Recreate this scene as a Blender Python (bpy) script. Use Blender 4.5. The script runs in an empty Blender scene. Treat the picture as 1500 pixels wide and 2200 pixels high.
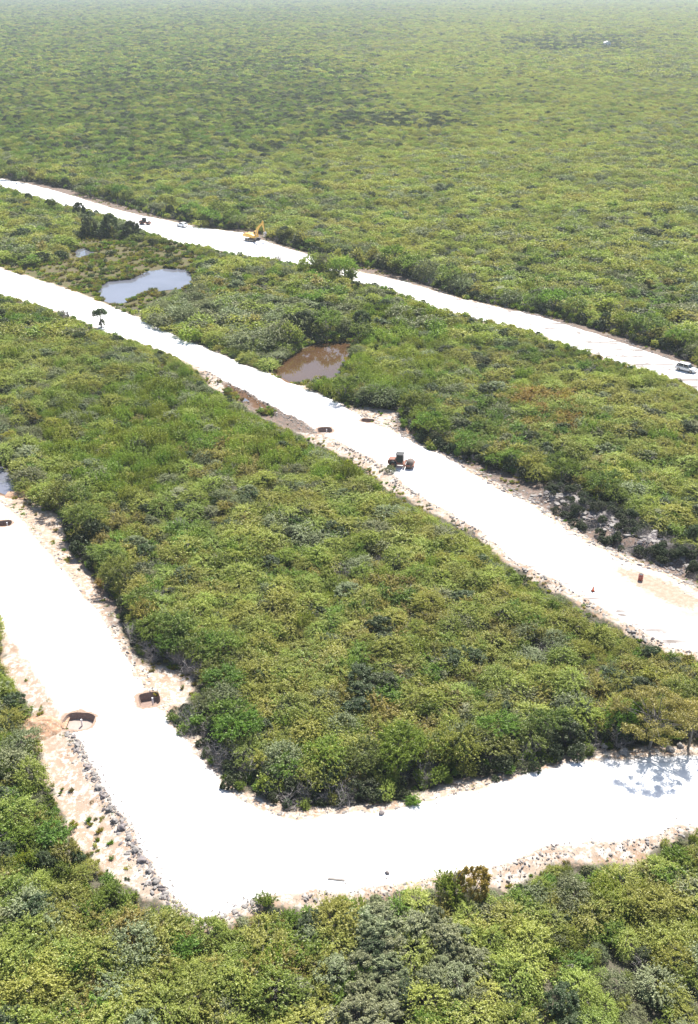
import bpy, math, random
import numpy as np
from mathutils import Vector, Matrix, noise as mnoise
from mathutils.geometry import delaunay_2d_cdt

# ------------------------------------------------------------------ camera, sky, sun, exposure
S = bpy.context.scene
C = S.collection
CAM_H = 75.0
F = 2200.0; PITCH = math.atan(1140 / 2200)
cam = bpy.data.cameras.new('camera'); camo = bpy.data.objects.new('camera', cam); C.objects.link(camo)
camo.location = (0, 0, CAM_H); camo.rotation_euler = (math.pi / 2 - PITCH, 0, 0)
cam.sensor_fit = 'VERTICAL'; cam.sensor_height = 24; cam.lens = 24.0
cam.clip_start = 1; cam.clip_end = 30000
S.camera = camo
S.render.engine = 'CYCLES'
SUN_EL = math.radians(56); SUN_AZ = math.radians(20)
W = bpy.data.worlds.new('World'); S.world = W; W.use_nodes = True
wn = W.node_tree; bg = wn.nodes['Background']
sky = wn.nodes.new('ShaderNodeTexSky'); sky.sky_type = 'NISHITA'; sky.sun_disc = False
sky.sun_elevation = SUN_EL; sky.sun_rotation = SUN_AZ; sky.air_density = 1.0; sky.dust_density = 1.6
wn.links.new(sky.outputs[0], bg.inputs[0]); bg.inputs[1].default_value = 0.09
sl = bpy.data.lights.new('sun', 'SUN'); sl.energy = 5.0; sl.angle = math.radians(0.5); sl.color = (1, 0.96, 0.9)
so = bpy.data.objects.new('sun', sl); C.objects.link(so)
sd = Vector((math.sin(SUN_AZ) * math.cos(SUN_EL), math.cos(SUN_AZ) * math.cos(SUN_EL), math.sin(SUN_EL)))
so.rotation_euler = sd.to_track_quat('Z', 'Y').to_euler(); so.location = (0, 0, 300)
S.view_settings.view_transform = 'Standard'; S.view_settings.look = 'None'
S.view_settings.gamma = 1; S.view_settings.use_curve_mapping = False
S.view_settings.exposure = 1.15
cy = S.cycles
cy.max_bounces = 7; cy.diffuse_bounces = 3; cy.transmission_bounces = 5; cy.glossy_bounces = 2
cy.volume_bounces = 1; cy.transparent_max_bounces = 6; cy.use_denoising = True
cy.caustics_reflective = False; cy.caustics_refractive = False

rnd = random.Random(7); R = np.random.RandomState(11)
sp, cp = math.sin(PITCH), math.cos(PITCH)

def G(px, py, z=0.0):                       # photo pixel -> point on the level z
    a = (px - 750) / F; b = (py - 1100) / F
    t = (CAM_H - z) / (sp + b * cp)
    return (a * t, t * (cp - b * sp))
def P(x, y, z):                             # world -> photo pixel (numpy)
    d = y * cp - (z - CAM_H) * sp
    u = -(y * sp + (z - CAM_H) * cp)
    return 750 + F * x / d, 1100 + F * u / d, d

# ------------------------------------------------------------------ traced outlines (photo pixels)
farU = [(0,383),(60,395),(120,410),(170,425),(250,450),(300,462),(350,472),(420,487),(470,494),(520,500),(560,515),(620,535),(665,548),(700,562),(745,578),(800,590),(860,603),(930,625),(1000,645),(1090,665),(1160,680),(1210,695),(1280,718),(1340,738),(1400,758),(1450,775),(1510,795)]
farL = [(0,396),(30,405),(90,425),(150,440),(190,447),(250,462),(310,490),(370,513),(450,525),(520,545),(590,553),(650,562),(700,578),(745,595),(800,605),(860,622),(910,645),(960,660),(1030,680),(1100,693),(1170,715),(1220,735),(1280,752),(1340,775),(1400,793),(1450,808),(1510,842)]
midU = [(0,577),(60,595),(110,610),(170,632),(230,655),(290,680),(350,708),(420,738),(480,763),(530,785),(580,802),(620,820),(680,845),(720,860),(745,878),(800,908),(850,930),(900,955),(960,985),(1020,1020),(1080,1055),(1140,1085),(1200,1125),(1260,1165),(1330,1200),(1400,1225),(1450,1243),(1510,1280)]
midL = [(0,625),(90,650),(150,670),(220,700),(280,720),(340,740),(420,785),(480,815),(540,845),(600,880),(650,905),(700,935),(760,965),(820,995),(870,1040),(930,1080),(980,1110),(1050,1150),(1100,1200),(1170,1235),(1240,1275),(1300,1310),(1380,1355),(1440,1390),(1510,1408)]
nearR = [(0,1078),(40,1110),(80,1160),(120,1210),(170,1270),(215,1320),(245,1370),(285,1440),(330,1510),(385,1580),(420,1620),(460,1665),(500,1710),(560,1740),(640,1760),(720,1750),(800,1745),(880,1730),(960,1715),(1050,1690),(1130,1665),(1200,1645),(1300,1630),(1510,1622)]
nearL = [(0,1330),(20,1370),(60,1420),(110,1500),(150,1560),(190,1620),(230,1700),(270,1760),(310,1840),(350,1900),(390,1950),(430,1975),(480,1965),(560,1925),(650,1912),(750,1915),(850,1895),(940,1880),(1040,1872),(1100,1850),(1140,1830),(1200,1815),(1300,1810),(1380,1800),(1450,1775),(1510,1770)]
clear = [[p for p in farU if p[0] < 670] + [(x_, y_ - 5) for x_, y_ in farL if x_ < 655][::-1], [p for p in farU if p[0] > 740] + [(x_, y_ - 6) for x_, y_ in farL if x_ > 740][::-1], midU + midL[::-1], nearR + nearL[::-1]]
# verges, dug earth and rubble beside the roads (tops of trees keep off these)
vergeL = [(0,1360),(20,1370),(60,1430),(110,1500),(150,1560),(190,1620),(230,1700),(270,1760),(310,1840),(370,1930),(340,1940),(255,1890),(205,1850),(150,1790),(125,1720),(95,1670),(85,1600),(50,1560),(60,1510),(20,1460),(0,1440)]
vergeR = [(0,1030),(75,1062),(130,1110),(148,1178),(200,1232),(250,1296),(268,1370),(300,1420),(360,1425),(415,1445),(405,1500),(360,1520),(330,1500),(0,1078)]
verge_pit = [(745,875),(800,868),(862,880),(850,905),(880,925),(905,955),(850,935),(800,910)]
verge_mR = [(950,972),(1010,985),(1080,1008),(1150,1035),(1195,1030),(1250,1048),(1275,1085),(1340,1092),(1390,1130),(1440,1155),(1510,1195),(1510,1280),(1400,1225),(1260,1165),(1140,1085)]
verge_mL = [(420,785),(480,815),(540,845),(600,880),(650,905),(700,935),(760,965),(820,995),(870,1040),(980,1110),(1060,1160),(1100,1200),(1240,1275),(1380,1355),(1460,1395),(1380,1370),(1290,1325),(1200,1270),(1150,1245),(1080,1200),(1050,1160),(960,1115),(840,1050),(760,985),(680,950),(630,920),(560,890),(510,855),(450,825)]
verge_fU = [(60,385),(170,412),(250,435),(350,465),(480,490),(545,488),(590,515),(660,540),(745,565),(820,575),(900,600),(1000,640),(1200,680),(1290,705),(1400,740),(1500,780),(1500,795),(1280,718),(1090,665),(860,603),(665,548),(520,500),(300,462),(60,395)]
verge_nR = [(950,1680),(1010,1660),(1060,1680),(1050,1690),(960,1715),(800,1745),(640,1760),(560,1740),(500,1705),(540,1700),(620,1735),(700,1735),(860,1715)]
verge_nR2 = [(1200,1645),(1290,1615),(1400,1600),(1510,1590),(1510,1622),(1300,1630)]
verge_bot = [(480,1965),(560,1925),(650,1912),(750,1915),(850,1895),(940,1880),(1040,1872),(1140,1830),(1200,1815),(1300,1810),(1450,1775),(1510,1770),(1510,1785),(1430,1800),(1390,1850),(1300,1850),(1180,1850),(1100,1900),(1040,1905),(900,1900),(800,1915),(560,1945)]
clay = [(1310,1200),(1400,1222),(1450,1240),(1530,1285),(1530,1330),(1450,1318),(1390,1290),(1345,1262),(1290,1225)]
clay2 = [(35,1530),(100,1515),(138,1535),(145,1570),(125,1605),(140,1660),(150,1720),(125,1700),(95,1640),(70,1600),(45,1570)]
marsh = [(0,560),(60,570),(100,560),(150,555),(145,520),(200,505),(300,515),(390,525),(425,545),(410,565),(412,600),(330,640),(300,660),(225,645),(110,610),(0,577)]
pond1 = [(215,612),(235,600),(280,596),(320,578),(360,573),(402,575),(414,592),(411,612),(350,618),(312,624),(280,640),(252,650),(225,645),(214,628)]
pond2 = [(588,790),(615,768),(650,745),(685,733),(720,731),(757,733),(752,758),(733,785),(722,803),(675,808),(648,822),(620,822),(598,806)]
pond3 = [(165,533),(182,530),(198,536),(196,546),(178,550),(165,545)]
pond4 = [(-20,990),(12,1000),(26,1020),(30,1045),(15,1062),(-20,1055)]
ditch = [(476,820),(500,826),(540,850),(575,872),(570,880),(535,862),(500,842)]
clear += [vergeL, vergeR, verge_pit, verge_mR, verge_mL, verge_fU, verge_nR, verge_nR2, verge_bot, marsh, pond1, pond2, pond4]

def inpoly(x, y, poly):
    x = np.asarray(x, float); y = np.asarray(y, float); r = np.zeros(x.shape, bool)
    q = np.asarray(poly, float); n = len(q)
    for i in range(n):
        x0, y0 = q[i]; x1, y1 = q[(i + 1) % n]
        if y0 == y1: continue
        c = ((y0 > y) != (y1 > y)) & (x < (x1 - x0) * (y - y0) / (y1 - y0) + x0)
        r ^= c
    return r
def segdist(x, y, poly, closed=True):
    q = np.asarray(poly, float); n = len(q); d = np.full(np.shape(x), 1e9)
    for i in range(n if closed else n - 1):
        a = q[i]; b = q[(i + 1) % n]; ab = b - a; L = (ab @ ab) or 1e-9
        t = np.clip(((x - a[0]) * ab[0] + (y - a[1]) * ab[1]) / L, 0, 1)
        d = np.minimum(d, np.hypot(x - a[0] - t * ab[0], y - a[1] - t * ab[1]))
    return d
def sdist(x, y, poly):
    d = segdist(x, y, poly); return np.where(inpoly(x, y, poly), -d, d)
def toworld(pts, dy=0): return [(G(*p)[0], G(*p)[1] + dy) for p in pts]
def extend(L, a, b):
    L = [Vector(p) for p in L]
    d0 = (L[0] - L[3]).normalized() * a; d1 = (L[-1] - L[-4]).normalized() * b
    return [tuple(L[0] + d0)] + [tuple(p) for p in L] + [tuple(L[-1] + d1)]
def resample(L, step, jit, closed=False):
    out = []; n = len(L)
    for i in range(n if closed else n - 1):
        a = Vector(L[i]); b = Vector(L[(i + 1) % n]); k = max(1, int((b - a).length / step))
        for j in range(k): out.append(a.lerp(b, j / k))
    if not closed: out.append(Vector(L[-1]))
    return [(p.x + jit * mnoise.noise((p.x * .6, p.y * .6, 3)) , p.y + jit * mnoise.noise((p.x * .6, p.y * .6, 9))) for p in out]

fU = extend(toworld(farU), 70, 60); fL = extend(toworld(farL, -4.0), 70, 60)
mU = extend(toworld(midU), 60, 45); mL = extend([(x, y - (3 if x < -38 else 0)) for x, y in toworld(midL)], 60, 45)
nR = extend(toworld(nearR), 40, 40); nL = extend(toworld(nearL), 40, 40)
far_poly = resample(fU + fL[::-1], 3.0, .8, True)
mid_poly = resample(mU + mL[::-1], 1.6, .7, True)
near_poly = resample(nR + nL[::-1], 1.2, .6, True)
roads = {'far_road': far_poly, 'middle_road': mid_poly, 'near_road': near_poly}
ponds = {k: resample(toworld(v), 1.5, .5, True) for k, v in dict(a=pond1, b=pond2, c=pond3, d=pond4, e=ditch).items()}
verges = [toworld(v) for v in (vergeL, vergeR, verge_pit, verge_mR, verge_mL, verge_fU, verge_nR, verge_nR2, verge_bot)]
marsh_w = toworld(marsh); clay_w = [toworld(clay), toworld(clay2), toworld([(0,1040),(70,1068),(125,1112),(140,1180),(190,1238),(235,1300),(232,1335),(170,1275),(84,1168),(30,1108),(0,1086)])]
debris_w = [toworld(v) for v in (verge_mR[:11] + [(1510,1262),(1400,1212),(1260,1150),(1140,1072)], verge_fU, [(850,885),(880,912),(930,945),(1010,990),(1010,1008),(930,960),(850,925)], [(480,815),(540,838),(640,890),(690,935),(640,925),(560,890),(500,850)], [(190,1240),(250,1290),(260,1380),(300,1420),(280,1425),(235,1340)])]

# pits dug in the road: (pixel centre, size x, size y, rotation, depth, wet, post)
pits = [((168,1549),3.6,3.1,-.1,.95,True,True), ((321,1502),2.5,2.7,.3,1.1,False,True), ((10,1124),2.2,2.0,.2,1.5,False,True),
        ((698,924),2.8,2.9,.15,1.0,True,True), ((790,903),2.6,1.9,-.2,1.0,True,False)]
def pit_poly(pt):
    (px, py), a, b, r, *_ = pt; c = Vector(G(px, py)); out = []
    for k in range(14):
        t = 2 * math.pi * k / 14; sx = math.copysign(abs(math.cos(t)) ** .6, math.cos(t)) * a / 2; sy = math.copysign(abs(math.sin(t)) ** .6, math.sin(t)) * b / 2
        j = 1 + .08 * mnoise.noise((k * 1.7, px, 0))
        out.append((c.x + j * (sx * math.cos(r) - sy * math.sin(r)), c.y + j * (sx * math.sin(r) + sy * math.cos(r))))
    return out
pit_polys = [pit_poly(p) for p in pits]

# ------------------------------------------------------------------ material helpers
def newmat(name):
    m = bpy.data.materials.new(name); m.use_nodes = True; nt = m.node_tree
    for n in list(nt.nodes): nt.nodes.remove(n)
    o = nt.nodes.new('ShaderNodeOutputMaterial'); return m, nt, o
def nd(nt, typ, **kw):
    n = nt.nodes.new(typ)
    for k, v in kw.items():
        if k.startswith('i_'):
            n.inputs[k[2:].replace('_', ' ')].default_value = v
        else: setattr(n, k, v)
    return n
def mth(nt, op, a, b=None, c=None, clamp=False):
    n = nt.nodes.new('ShaderNodeMath'); n.operation = op; n.use_clamp = clamp
    for i, v in enumerate((a, b, c)):
        if v is None: continue
        if hasattr(v, 'links'): nt.links.new(v, n.inputs[i])
        else: n.inputs[i].default_value = v
    return n.outputs[0]
def mixc(nt, f, a, b, blend='MIX'):
    n = nt.nodes.new('ShaderNodeMix'); n.data_type = 'RGBA'; n.blend_type = blend
    for i, v in ((0, f), (6, a), (7, b)):
        if hasattr(v, 'links'): nt.links.new(v, n.inputs[i])
        else: n.inputs[i].default_value = v if i == 0 else (*v, 1)
    return n.outputs[2]
def noise(nt, pos, scale, detail=4, rough=.6):
    n = nd(nt, 'ShaderNodeTexNoise'); n.inputs['Scale'].default_value = scale; n.inputs['Detail'].default_value = detail
    n.inputs['Roughness'].default_value = rough; nt.links.new(pos, n.inputs['Vector']); return n.outputs[0]
def stepf(nt, v, lo, hi):
    n = nd(nt, 'ShaderNodeMapRange'); n.interpolation_type = 'SMOOTHSTEP'
    nt.links.new(v, n.inputs[0]); n.inputs[1].default_value = lo; n.inputs[2].default_value = hi; return n.outputs[0]

def plain(name, col, rough=.6, metal=0, var=.15, scale=3, bump=0, dirt=None):
    m, nt, o = newmat(name); p = nd(nt, 'ShaderNodeBsdfPrincipled')
    tc = nd(nt, 'ShaderNodeTexCoord').outputs['Object']
    n1 = noise(nt, tc, scale, 5); f = mth(nt, 'MULTIPLY_ADD', n1, 2 * var, 1 - var)
    hs = nd(nt, 'ShaderNodeHueSaturation'); hs.inputs['Color'].default_value = (*col, 1); nt.links.new(f, hs.inputs['Value'])
    c = hs.outputs[0]
    if dirt: c = mixc(nt, stepf(nt, noise(nt, tc, scale * 1.7, 6), .45, .7), c, dirt)
    nt.links.new(c, p.inputs['Base Color']); p.inputs['Roughness'].default_value = rough; p.inputs['Metallic'].default_value = metal
    if bump:
        b = nd(nt, 'ShaderNodeBump'); b.inputs['Strength'].default_value = bump; b.inputs['Distance'].default_value = .1
        nt.links.new(noise(nt, tc, scale * 4, 6), b.inputs['Height']); nt.links.new(b.outputs[0], p.inputs['Normal'])
    nt.links.new(p.outputs[0], o.inputs[0]); return m

def earth_mat():
    m, nt, o = newmat('earth'); p = nd(nt, 'ShaderNodeBsdfPrincipled'); p.inputs['Roughness'].default_value = .95
    p.inputs['Specular IOR Level'].default_value = .1
    pos = nd(nt, 'ShaderNodeNewGeometry').outputs['Position']
    at = lambda k: nd(nt, 'ShaderNodeAttribute', attribute_name=k).outputs['Fac']
    rd, vg, cl, mr, pd = at('rd'), at('vg'), at('cl'), at('mr'), at('pd'); dk = at('dk'); pt = at('pt'); tn = at('tn')
    big = noise(nt, pos, .35, 5, .65); mid = noise(nt, pos, 1.4, 6, .7); fin = noise(nt, pos, 6, 4, .7)
    wob = mth(nt, 'ADD', mth(nt, 'MULTIPLY_ADD', big, 3.2, -1.6), mth(nt, 'MULTIPLY_ADD', mid, 2.4, -1.2))
    # forest floor: dead leaves, grey soil
    floor = mixc(nt, stepf(nt, mid, .4, .62), (.045, .04, .03), (.13, .115, .085))
    floor = mixc(nt, stepf(nt, fin, .5, .72), floor, (.06, .085, .03))
    # far canopy tint where the instanced scrub ends
    # disturbed pale soil
    soil = mixc(nt, stepf(nt, big, .36, .62), (.36, .28, .215), (.29, .195, .13))
    soil = mixc(nt, stepf(nt, mid, .44, .60), soil, (.48, .44, .39))
    soil = mixc(nt, stepf(nt, fin, .54, .66), soil, (.20, .17, .14))
    mars = mixc(nt, stepf(nt, big, .4, .6), (.10, .085, .04), (.12, .09, .065))
    mars = mixc(nt, stepf(nt, mid, .45, .6), mars, (.09, .10, .035))
    road = mixc(nt, stepf(nt, big, .3, .7), (.84, .835, .82), (.79, .775, .75))
    road = mixc(nt, stepf(nt, fin, .62, .8), road, (.64, .62, .58))
    mp = nd(nt, 'ShaderNodeMapping'); mp.inputs['Rotation'].default_value = (0, 0, math.radians(50)); mp.inputs['Scale'].default_value = (.05, 1.1, 1); nt.links.new(pos, mp.inputs[0])
    rut = noise(nt, mp.outputs[0], .8, 3, .6)
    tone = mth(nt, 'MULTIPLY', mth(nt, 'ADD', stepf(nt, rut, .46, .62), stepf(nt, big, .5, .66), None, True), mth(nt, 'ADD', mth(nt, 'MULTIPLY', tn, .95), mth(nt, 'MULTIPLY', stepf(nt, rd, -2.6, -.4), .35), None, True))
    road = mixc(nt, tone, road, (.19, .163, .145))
    clay = mixc(nt, stepf(nt, mid, .35, .65), (.30, .215, .155), (.37, .30, .235))
    c = mixc(nt, stepf(nt, mth(nt, 'MULTIPLY_ADD', wob, .6, mr), .6, -.6), floor, mars)
    vmask = mth(nt, 'MINIMUM', mth(nt, 'ADD', vg, mth(nt, 'MULTIPLY', wob, .75)), mth(nt, 'ADD', mth(nt, 'ADD', rd, -1.4), wob))
    c = mixc(nt, stepf(nt, vmask, .35, -.35), c, soil)
    deb = mixc(nt, stepf(nt, mid, .42, .6), (.17, .12, .095), (.10, .085, .07)); deb = mixc(nt, stepf(nt, fin, .55, .66), deb, (.33, .29, .26))
    c = mixc(nt, stepf(nt, mth(nt, 'MULTIPLY_ADD', wob, .6, dk), .5, -.5), c, deb)
    c = mixc(nt, stepf(nt, mth(nt, 'MULTIPLY_ADD', wob, .42, rd), .15, -.45), c, road)
    c = mixc(nt, stepf(nt, mth(nt, 'MULTIPLY_ADD', wob, .9, cl), 1.0, -2.6), c, clay)
    ring = mixc(nt, stepf(nt, fin, .45, .6), (.33, .24, .18), (.22, .15, .11)); c = mixc(nt, stepf(nt, mth(nt, 'MULTIPLY_ADD', wob, .45, pt), .75, .2), c, ring)
    c = mixc(nt, stepf(nt, pd, .5, -.2), c, (.12, .07, .04))
    nt.links.new(c, p.inputs['Base Color'])
    b = nd(nt, 'ShaderNodeBump'); b.inputs['Strength'].default_value = .3; b.inputs['Distance'].default_value = .15
    nt.links.new(mth(nt, 'ADD', mid, mth(nt, 'MULTIPLY', fin, .4)), b.inputs['Height']); nt.links.new(b.outputs[0], p.inputs['Normal'])
    nt.links.new(p.outputs[0], o.inputs[0]); return m
M_earth = earth_mat()

def vnoise(x, y, s, o):          # cheap smooth value noise (numpy)
    r = np.random.RandomState(o); T = r.uniform(0, 1, (64, 64)); u = x * s + 31.7; v = y * s + 17.3
    i = np.floor(u).astype(int); j = np.floor(v).astype(int); fu = u - i; fv = v - j; fu = fu * fu * (3 - 2 * fu); fv = fv * fv * (3 - 2 * fv)
    g = lambda a, b: T[a % 64, b % 64]
    return (g(i, j) * (1 - fu) + g(i + 1, j) * fu) * (1 - fv) + (g(i, j + 1) * (1 - fu) + g(i + 1, j + 1) * fu) * fv
bank_w = toworld([(1180,1040),(1250,1048),(1275,1085),(1340,1092),(1390,1130),(1440,1155),(1510,1195),(1510,1240),(1420,1203),(1300,1160),(1230,1115),(1150,1062)])
def bankz(x, y):
    d = sdist(x, y, bank_w); t = np.clip(-d / 1.8, 0, 1); return t * t * (3 - 2 * t) * (.5 + 1.1 * vnoise(x, y, .45, 77))
# ------------------------------------------------------------------ the ground, cut into one seamless map
def build_ground():
    verts = []; faces = []; kinds = []
    def addpoly(poly, kind):
        b = len(verts); verts.extend(poly); f = list(range(b, b + len(poly)))
        A = sum(poly[i][0] * poly[(i + 1) % len(poly)][1] - poly[(i + 1) % len(poly)][0] * poly[i][1] for i in range(len(poly)))
        faces.append(f if A > 0 else f[::-1]); kinds.append(kind)
    addpoly([(-6000, 18), (6000, 18), (6000, 16000), (-6000, 16000)], 'ground')
    for k, v in roads.items(): addpoly(v, k)
    for v in pit_polys: addpoly(v, 'pit')
    pts = []
    def grid(x0, x1, y0, y1, s, keep=None):
        X, Y = np.meshgrid(np.arange(x0, x1, s), np.arange(y0, y1, s)); X = X.ravel() + R.uniform(-.35, .35, X.size) * s; Y = Y.ravel() + R.uniform(-.35, .35, Y.size) * s
        if keep is not None: k = keep(X, Y); X = X[k]; Y = Y[k]
        return np.stack([X, Y], 1)
    allr = list(roads.values())
    def near(X, Y, d):
        m = np.zeros(X.shape, bool)
        inw = np.abs(X) < .40 * Y + 12
        xi, yi = X[inw], Y[inw]; dd = np.full(xi.shape, 1e9)
        for r in allr + list(ponds.values()) + verges + [marsh_w]: dd = np.minimum(dd, sdist(xi, yi, r[::2] if len(r) > 200 else r))
        m[inw] = dd < d; return m
    pts.append(grid(-60, 60, 55, 135, 1.1, lambda X, Y: near(X, Y, 4)))
    pts.append(grid(-80, 80, 135, 230, 1.7, lambda X, Y: near(X, Y, 4)))
    pts.append(grid(-180, 120, 230, 480, 3.2, lambda X, Y: near(X, Y, 5)))
    pts.append(grid(-110, 110, 30, 240, 6)); pts.append(grid(-260, 260, 240, 620, 14)); pts.append(grid(-1500, 1500, 640, 3000, 150)); pts.append(grid(-5500, 5500, 3100, 15500, 600))
    pts = np.concatenate(pts)
    # keep free points a little off the outlines
    dd = np.full(len(pts), 1e9)
    for r in allr + pit_polys: dd = np.minimum(dd, segdist(pts[:, 0], pts[:, 1], r))
    pts = pts[dd > .35]
    nb = len(verts); verts.extend(map(tuple, pts))
    vo, eo, fo, ov, oe, of = delaunay_2d_cdt([Vector(v) for v in verts], [], faces, 1, 1e-4)
    V = np.array([(v.x, v.y) for v in vo]); x, y = V[:, 0], V[:, 1]
    BIG = 30.0
    def md(polys):
        d = np.full(x.shape, BIG)
        sel = (y < 560) & (np.abs(x) < 260)
        for r in polys: d[sel] = np.minimum(d[sel], sdist(x[sel], y[sel], r))
        return d
    rd = md(allr); vg = md(verges); cl = md(clay_w); mr = md([marsh_w]); dk = md(debris_w); pd = md(list(ponds.values())); pt = md(pit_polys)
    n = np.array([mnoise.noise((a * .25, b * .25, 0)) + .5 * mnoise.noise((a * .7, b * .7, 5)) for a, b in V])
    sm = lambda t: np.clip(t, 0, 1) ** 2 * (3 - 2 * np.clip(t, 0, 1))
    z = -.5 * sm(rd / 3.2) + .12 * n * sm(rd / 1.5)
    z = z + .25 * n * sm(1 - np.abs(vg) / 2) * sm(rd / 1.0)
    z = z - (.25 + .6 * sm(-pd / 2.5)) * sm(1 - pd / 1.2)
    z = z + bankz(x, y)
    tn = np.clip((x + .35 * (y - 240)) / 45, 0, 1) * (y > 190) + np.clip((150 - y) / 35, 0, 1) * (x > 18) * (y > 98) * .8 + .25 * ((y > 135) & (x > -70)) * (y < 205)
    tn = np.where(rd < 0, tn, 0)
    order = {i: k for i, k in enumerate(kinds)}
    buckets = {}
    for f, src in zip(fo, of):
        if not src: continue
        k = order[max(src)]
        if k == 'pit': continue
        buckets.setdefault(k, []).append(tuple(f))
    for k, fs in buckets.items():
        fa = np.array(fs); used = np.unique(fa); remap = -np.ones(len(V), int); remap[used] = np.arange(len(used))
        me = bpy.data.meshes.new(k)
        me.from_pydata([(x[i], y[i], z[i]) for i in used], [], remap[fa].tolist())
        for nm, arr in dict(rd=rd, vg=vg, cl=cl, mr=mr, pd=pd, dk=dk, pt=pt, tn=tn).items():
            a = me.attributes.new(nm, 'FLOAT', 'POINT'); a.data.foreach_set('value', arr[used].astype('f'))
        me.polygons.foreach_set('use_smooth', [True] * len(me.polygons))
        me.materials.append(M_earth); ob = bpy.data.objects.new(k, me); C.objects.link(ob); ob['kind'] = 'structure'
build_ground()

def link(name, me, parent=None, mat=None, smooth=False):
    if mat is not None:
        for m_ in (mat if isinstance(mat, (list, tuple)) else [mat]): me.materials.append(m_)
    if smooth: me.polygons.foreach_set('use_smooth', [True] * len(me.polygons))
    o = bpy.data.objects.new(name, me); C.objects.link(o)
    if parent: o.parent = parent
    return o
def mesh(name, v, f):
    me = bpy.data.meshes.new(name); me.from_pydata([tuple(q) for q in v], [], [tuple(q) for q in f]); me.update(); return me
def empty(name, loc, rz=0, label=None, cat=None, group=None):
    o = bpy.data.objects.new(name, None); C.objects.link(o); o.location = loc; o.rotation_euler = (0, 0, rz); o.empty_display_size = .3
    if label: o['label'] = label
    if cat: o['category'] = cat
    if group: o['group'] = group
    return o

# ------------------------------------------------------------------ ponds
def water_mat(name, deep, rough=.04):
    m, nt, o = newmat(name); p = nd(nt, 'ShaderNodeBsdfPrincipled'); pos = nd(nt, 'ShaderNodeNewGeometry').outputs['Position']
    nt.links.new(mixc(nt, stepf(nt, noise(nt, pos, .06, 2), .3, .7), deep, tuple(v * .75 for v in deep)), p.inputs['Base Color'])
    p.inputs['Roughness'].default_value = rough; p.inputs['IOR'].default_value = 1.33; p.inputs['Specular IOR Level'].default_value = .9
    b = nd(nt, 'ShaderNodeBump'); b.inputs['Strength'].default_value = .03; b.inputs['Distance'].default_value = .03
    nt.links.new(noise(nt, pos, 2.5, 3), b.inputs['Height']); nt.links.new(b.outputs[0], p.inputs['Normal'])
    nt.links.new(p.outputs[0], o.inputs[0]); return m
M_wblue = water_mat('pond_water_grey', (.14, .145, .175)); M_wbrown = water_mat('pond_water_brown', (.085, .048, .024), .02)
def grow(poly, d):
    c = Vector((sum(p[0] for p in poly) / len(poly), sum(p[1] for p in poly) / len(poly)))
    return [tuple(c + (Vector(p) - c) * (1 + d / max(1, (Vector(p) - c).length))) for p in poly]
for k, q in ponds.items():
    q = grow(q, .5); me = mesh('pond_water', [(a, b, -.66) for a, b in q], [tuple(range(len(q)))])
    if me.polygons[0].normal.z < 0: me.flip_normals()
    o = link('pond_water', me, None, M_wbrown if k in 'b' else M_wblue); o['kind'] = 'structure'
    o['label'] = dict(a='grey-blue pond in the marsh beyond the middle road', b='brown pond touching the far side of the middle road', c='tiny pool among the marsh grass', d='shallow pool at the left edge of the near road', e='water lying in the ditch beside the middle road')[k]

# ------------------------------------------------------------------ plants
def leaf_mat(name, a, b, trans=.45, tip=None):
    m, nt, o = newmat(name)
    pos = nd(nt, 'ShaderNodeNewGeometry').outputs['Position']
    oi = nd(nt, 'ShaderNodeObjectInfo'); v = nd(nt, 'ShaderNodeAttribute', attribute_name='v').outputs['Fac']
    big = noise(nt, pos, .022, 3, .6)
    t = mth(nt, 'ADD', mth(nt, 'MULTIPLY', oi.outputs['Random'], .62), mth(nt, 'MULTIPLY_ADD', big, 1.7, -.62))
    t = mth(nt, 'ADD', t, mth(nt, 'MULTIPLY_ADD', v, .5, -.25), clamp=True)
    c = mixc(nt, t, a, b)
    if tip: c = mixc(nt, stepf(nt, v, .78, .98), c, tip)
    hs = nd(nt, 'ShaderNodeHueSaturation'); nt.links.new(c, hs.inputs['Color'])
    hs.inputs['Saturation'].default_value = .96
    wn1 = nd(nt, 'ShaderNodeTexWhiteNoise', noise_dimensions='1D'); nt.links.new(oi.outputs['Random'], wn1.inputs['W'])
    nt.links.new(mth(nt, 'MULTIPLY_ADD', wn1.outputs['Value'], .05, .475), hs.inputs['Hue'])
    nt.links.new(mth(nt, 'ADD', mth(nt, 'MULTIPLY_ADD', v, .90, .62), mth(nt, 'MULTIPLY_ADD', wn1.outputs['Value'], .3, -.15)), hs.inputs['Value'])
    c = hs.outputs[0]
    df = nd(nt, 'ShaderNodeBsdfDiffuse'); tr = nd(nt, 'ShaderNodeBsdfTranslucent'); gl = nd(nt, 'ShaderNodeBsdfGlossy'); gl.inputs['Roughness'].default_value = .45
    nt.links.new(c, df.inputs[0]); nt.links.new(mixc(nt, 1, c, (1.0, 1.05, .55), 'MULTIPLY'), tr.inputs[0]); gl.inputs[0].default_value = (1, 1, .85, 1)
    m1 = nd(nt, 'ShaderNodeMixShader'); m1.inputs[0].default_value = trans; nt.links.new(df.outputs[0], m1.inputs[1]); nt.links.new(tr.outputs[0], m1.inputs[2])
    m2 = nd(nt, 'ShaderNodeMixShader'); m2.inputs[0].default_value = .02; nt.links.new(m1.outputs[0], m2.inputs[1]); nt.links.new(gl.outputs[0], m2.inputs[2])
    nt.links.new(m2.outputs[0], o.inputs[0]); return m
L_lime = leaf_mat('leaf_lime', (.18, .225, .042), (.37, .385, .08))
L_grey = leaf_mat('leaf_grey_green', (.14, .165, .075), (.25, .27, .14), .32)
L_green = leaf_mat('leaf_green', (.095, .155, .02), (.21, .29, .035))
L_olive = leaf_mat('leaf_olive', (.21, .205, .045), (.37, .33, .08))
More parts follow.
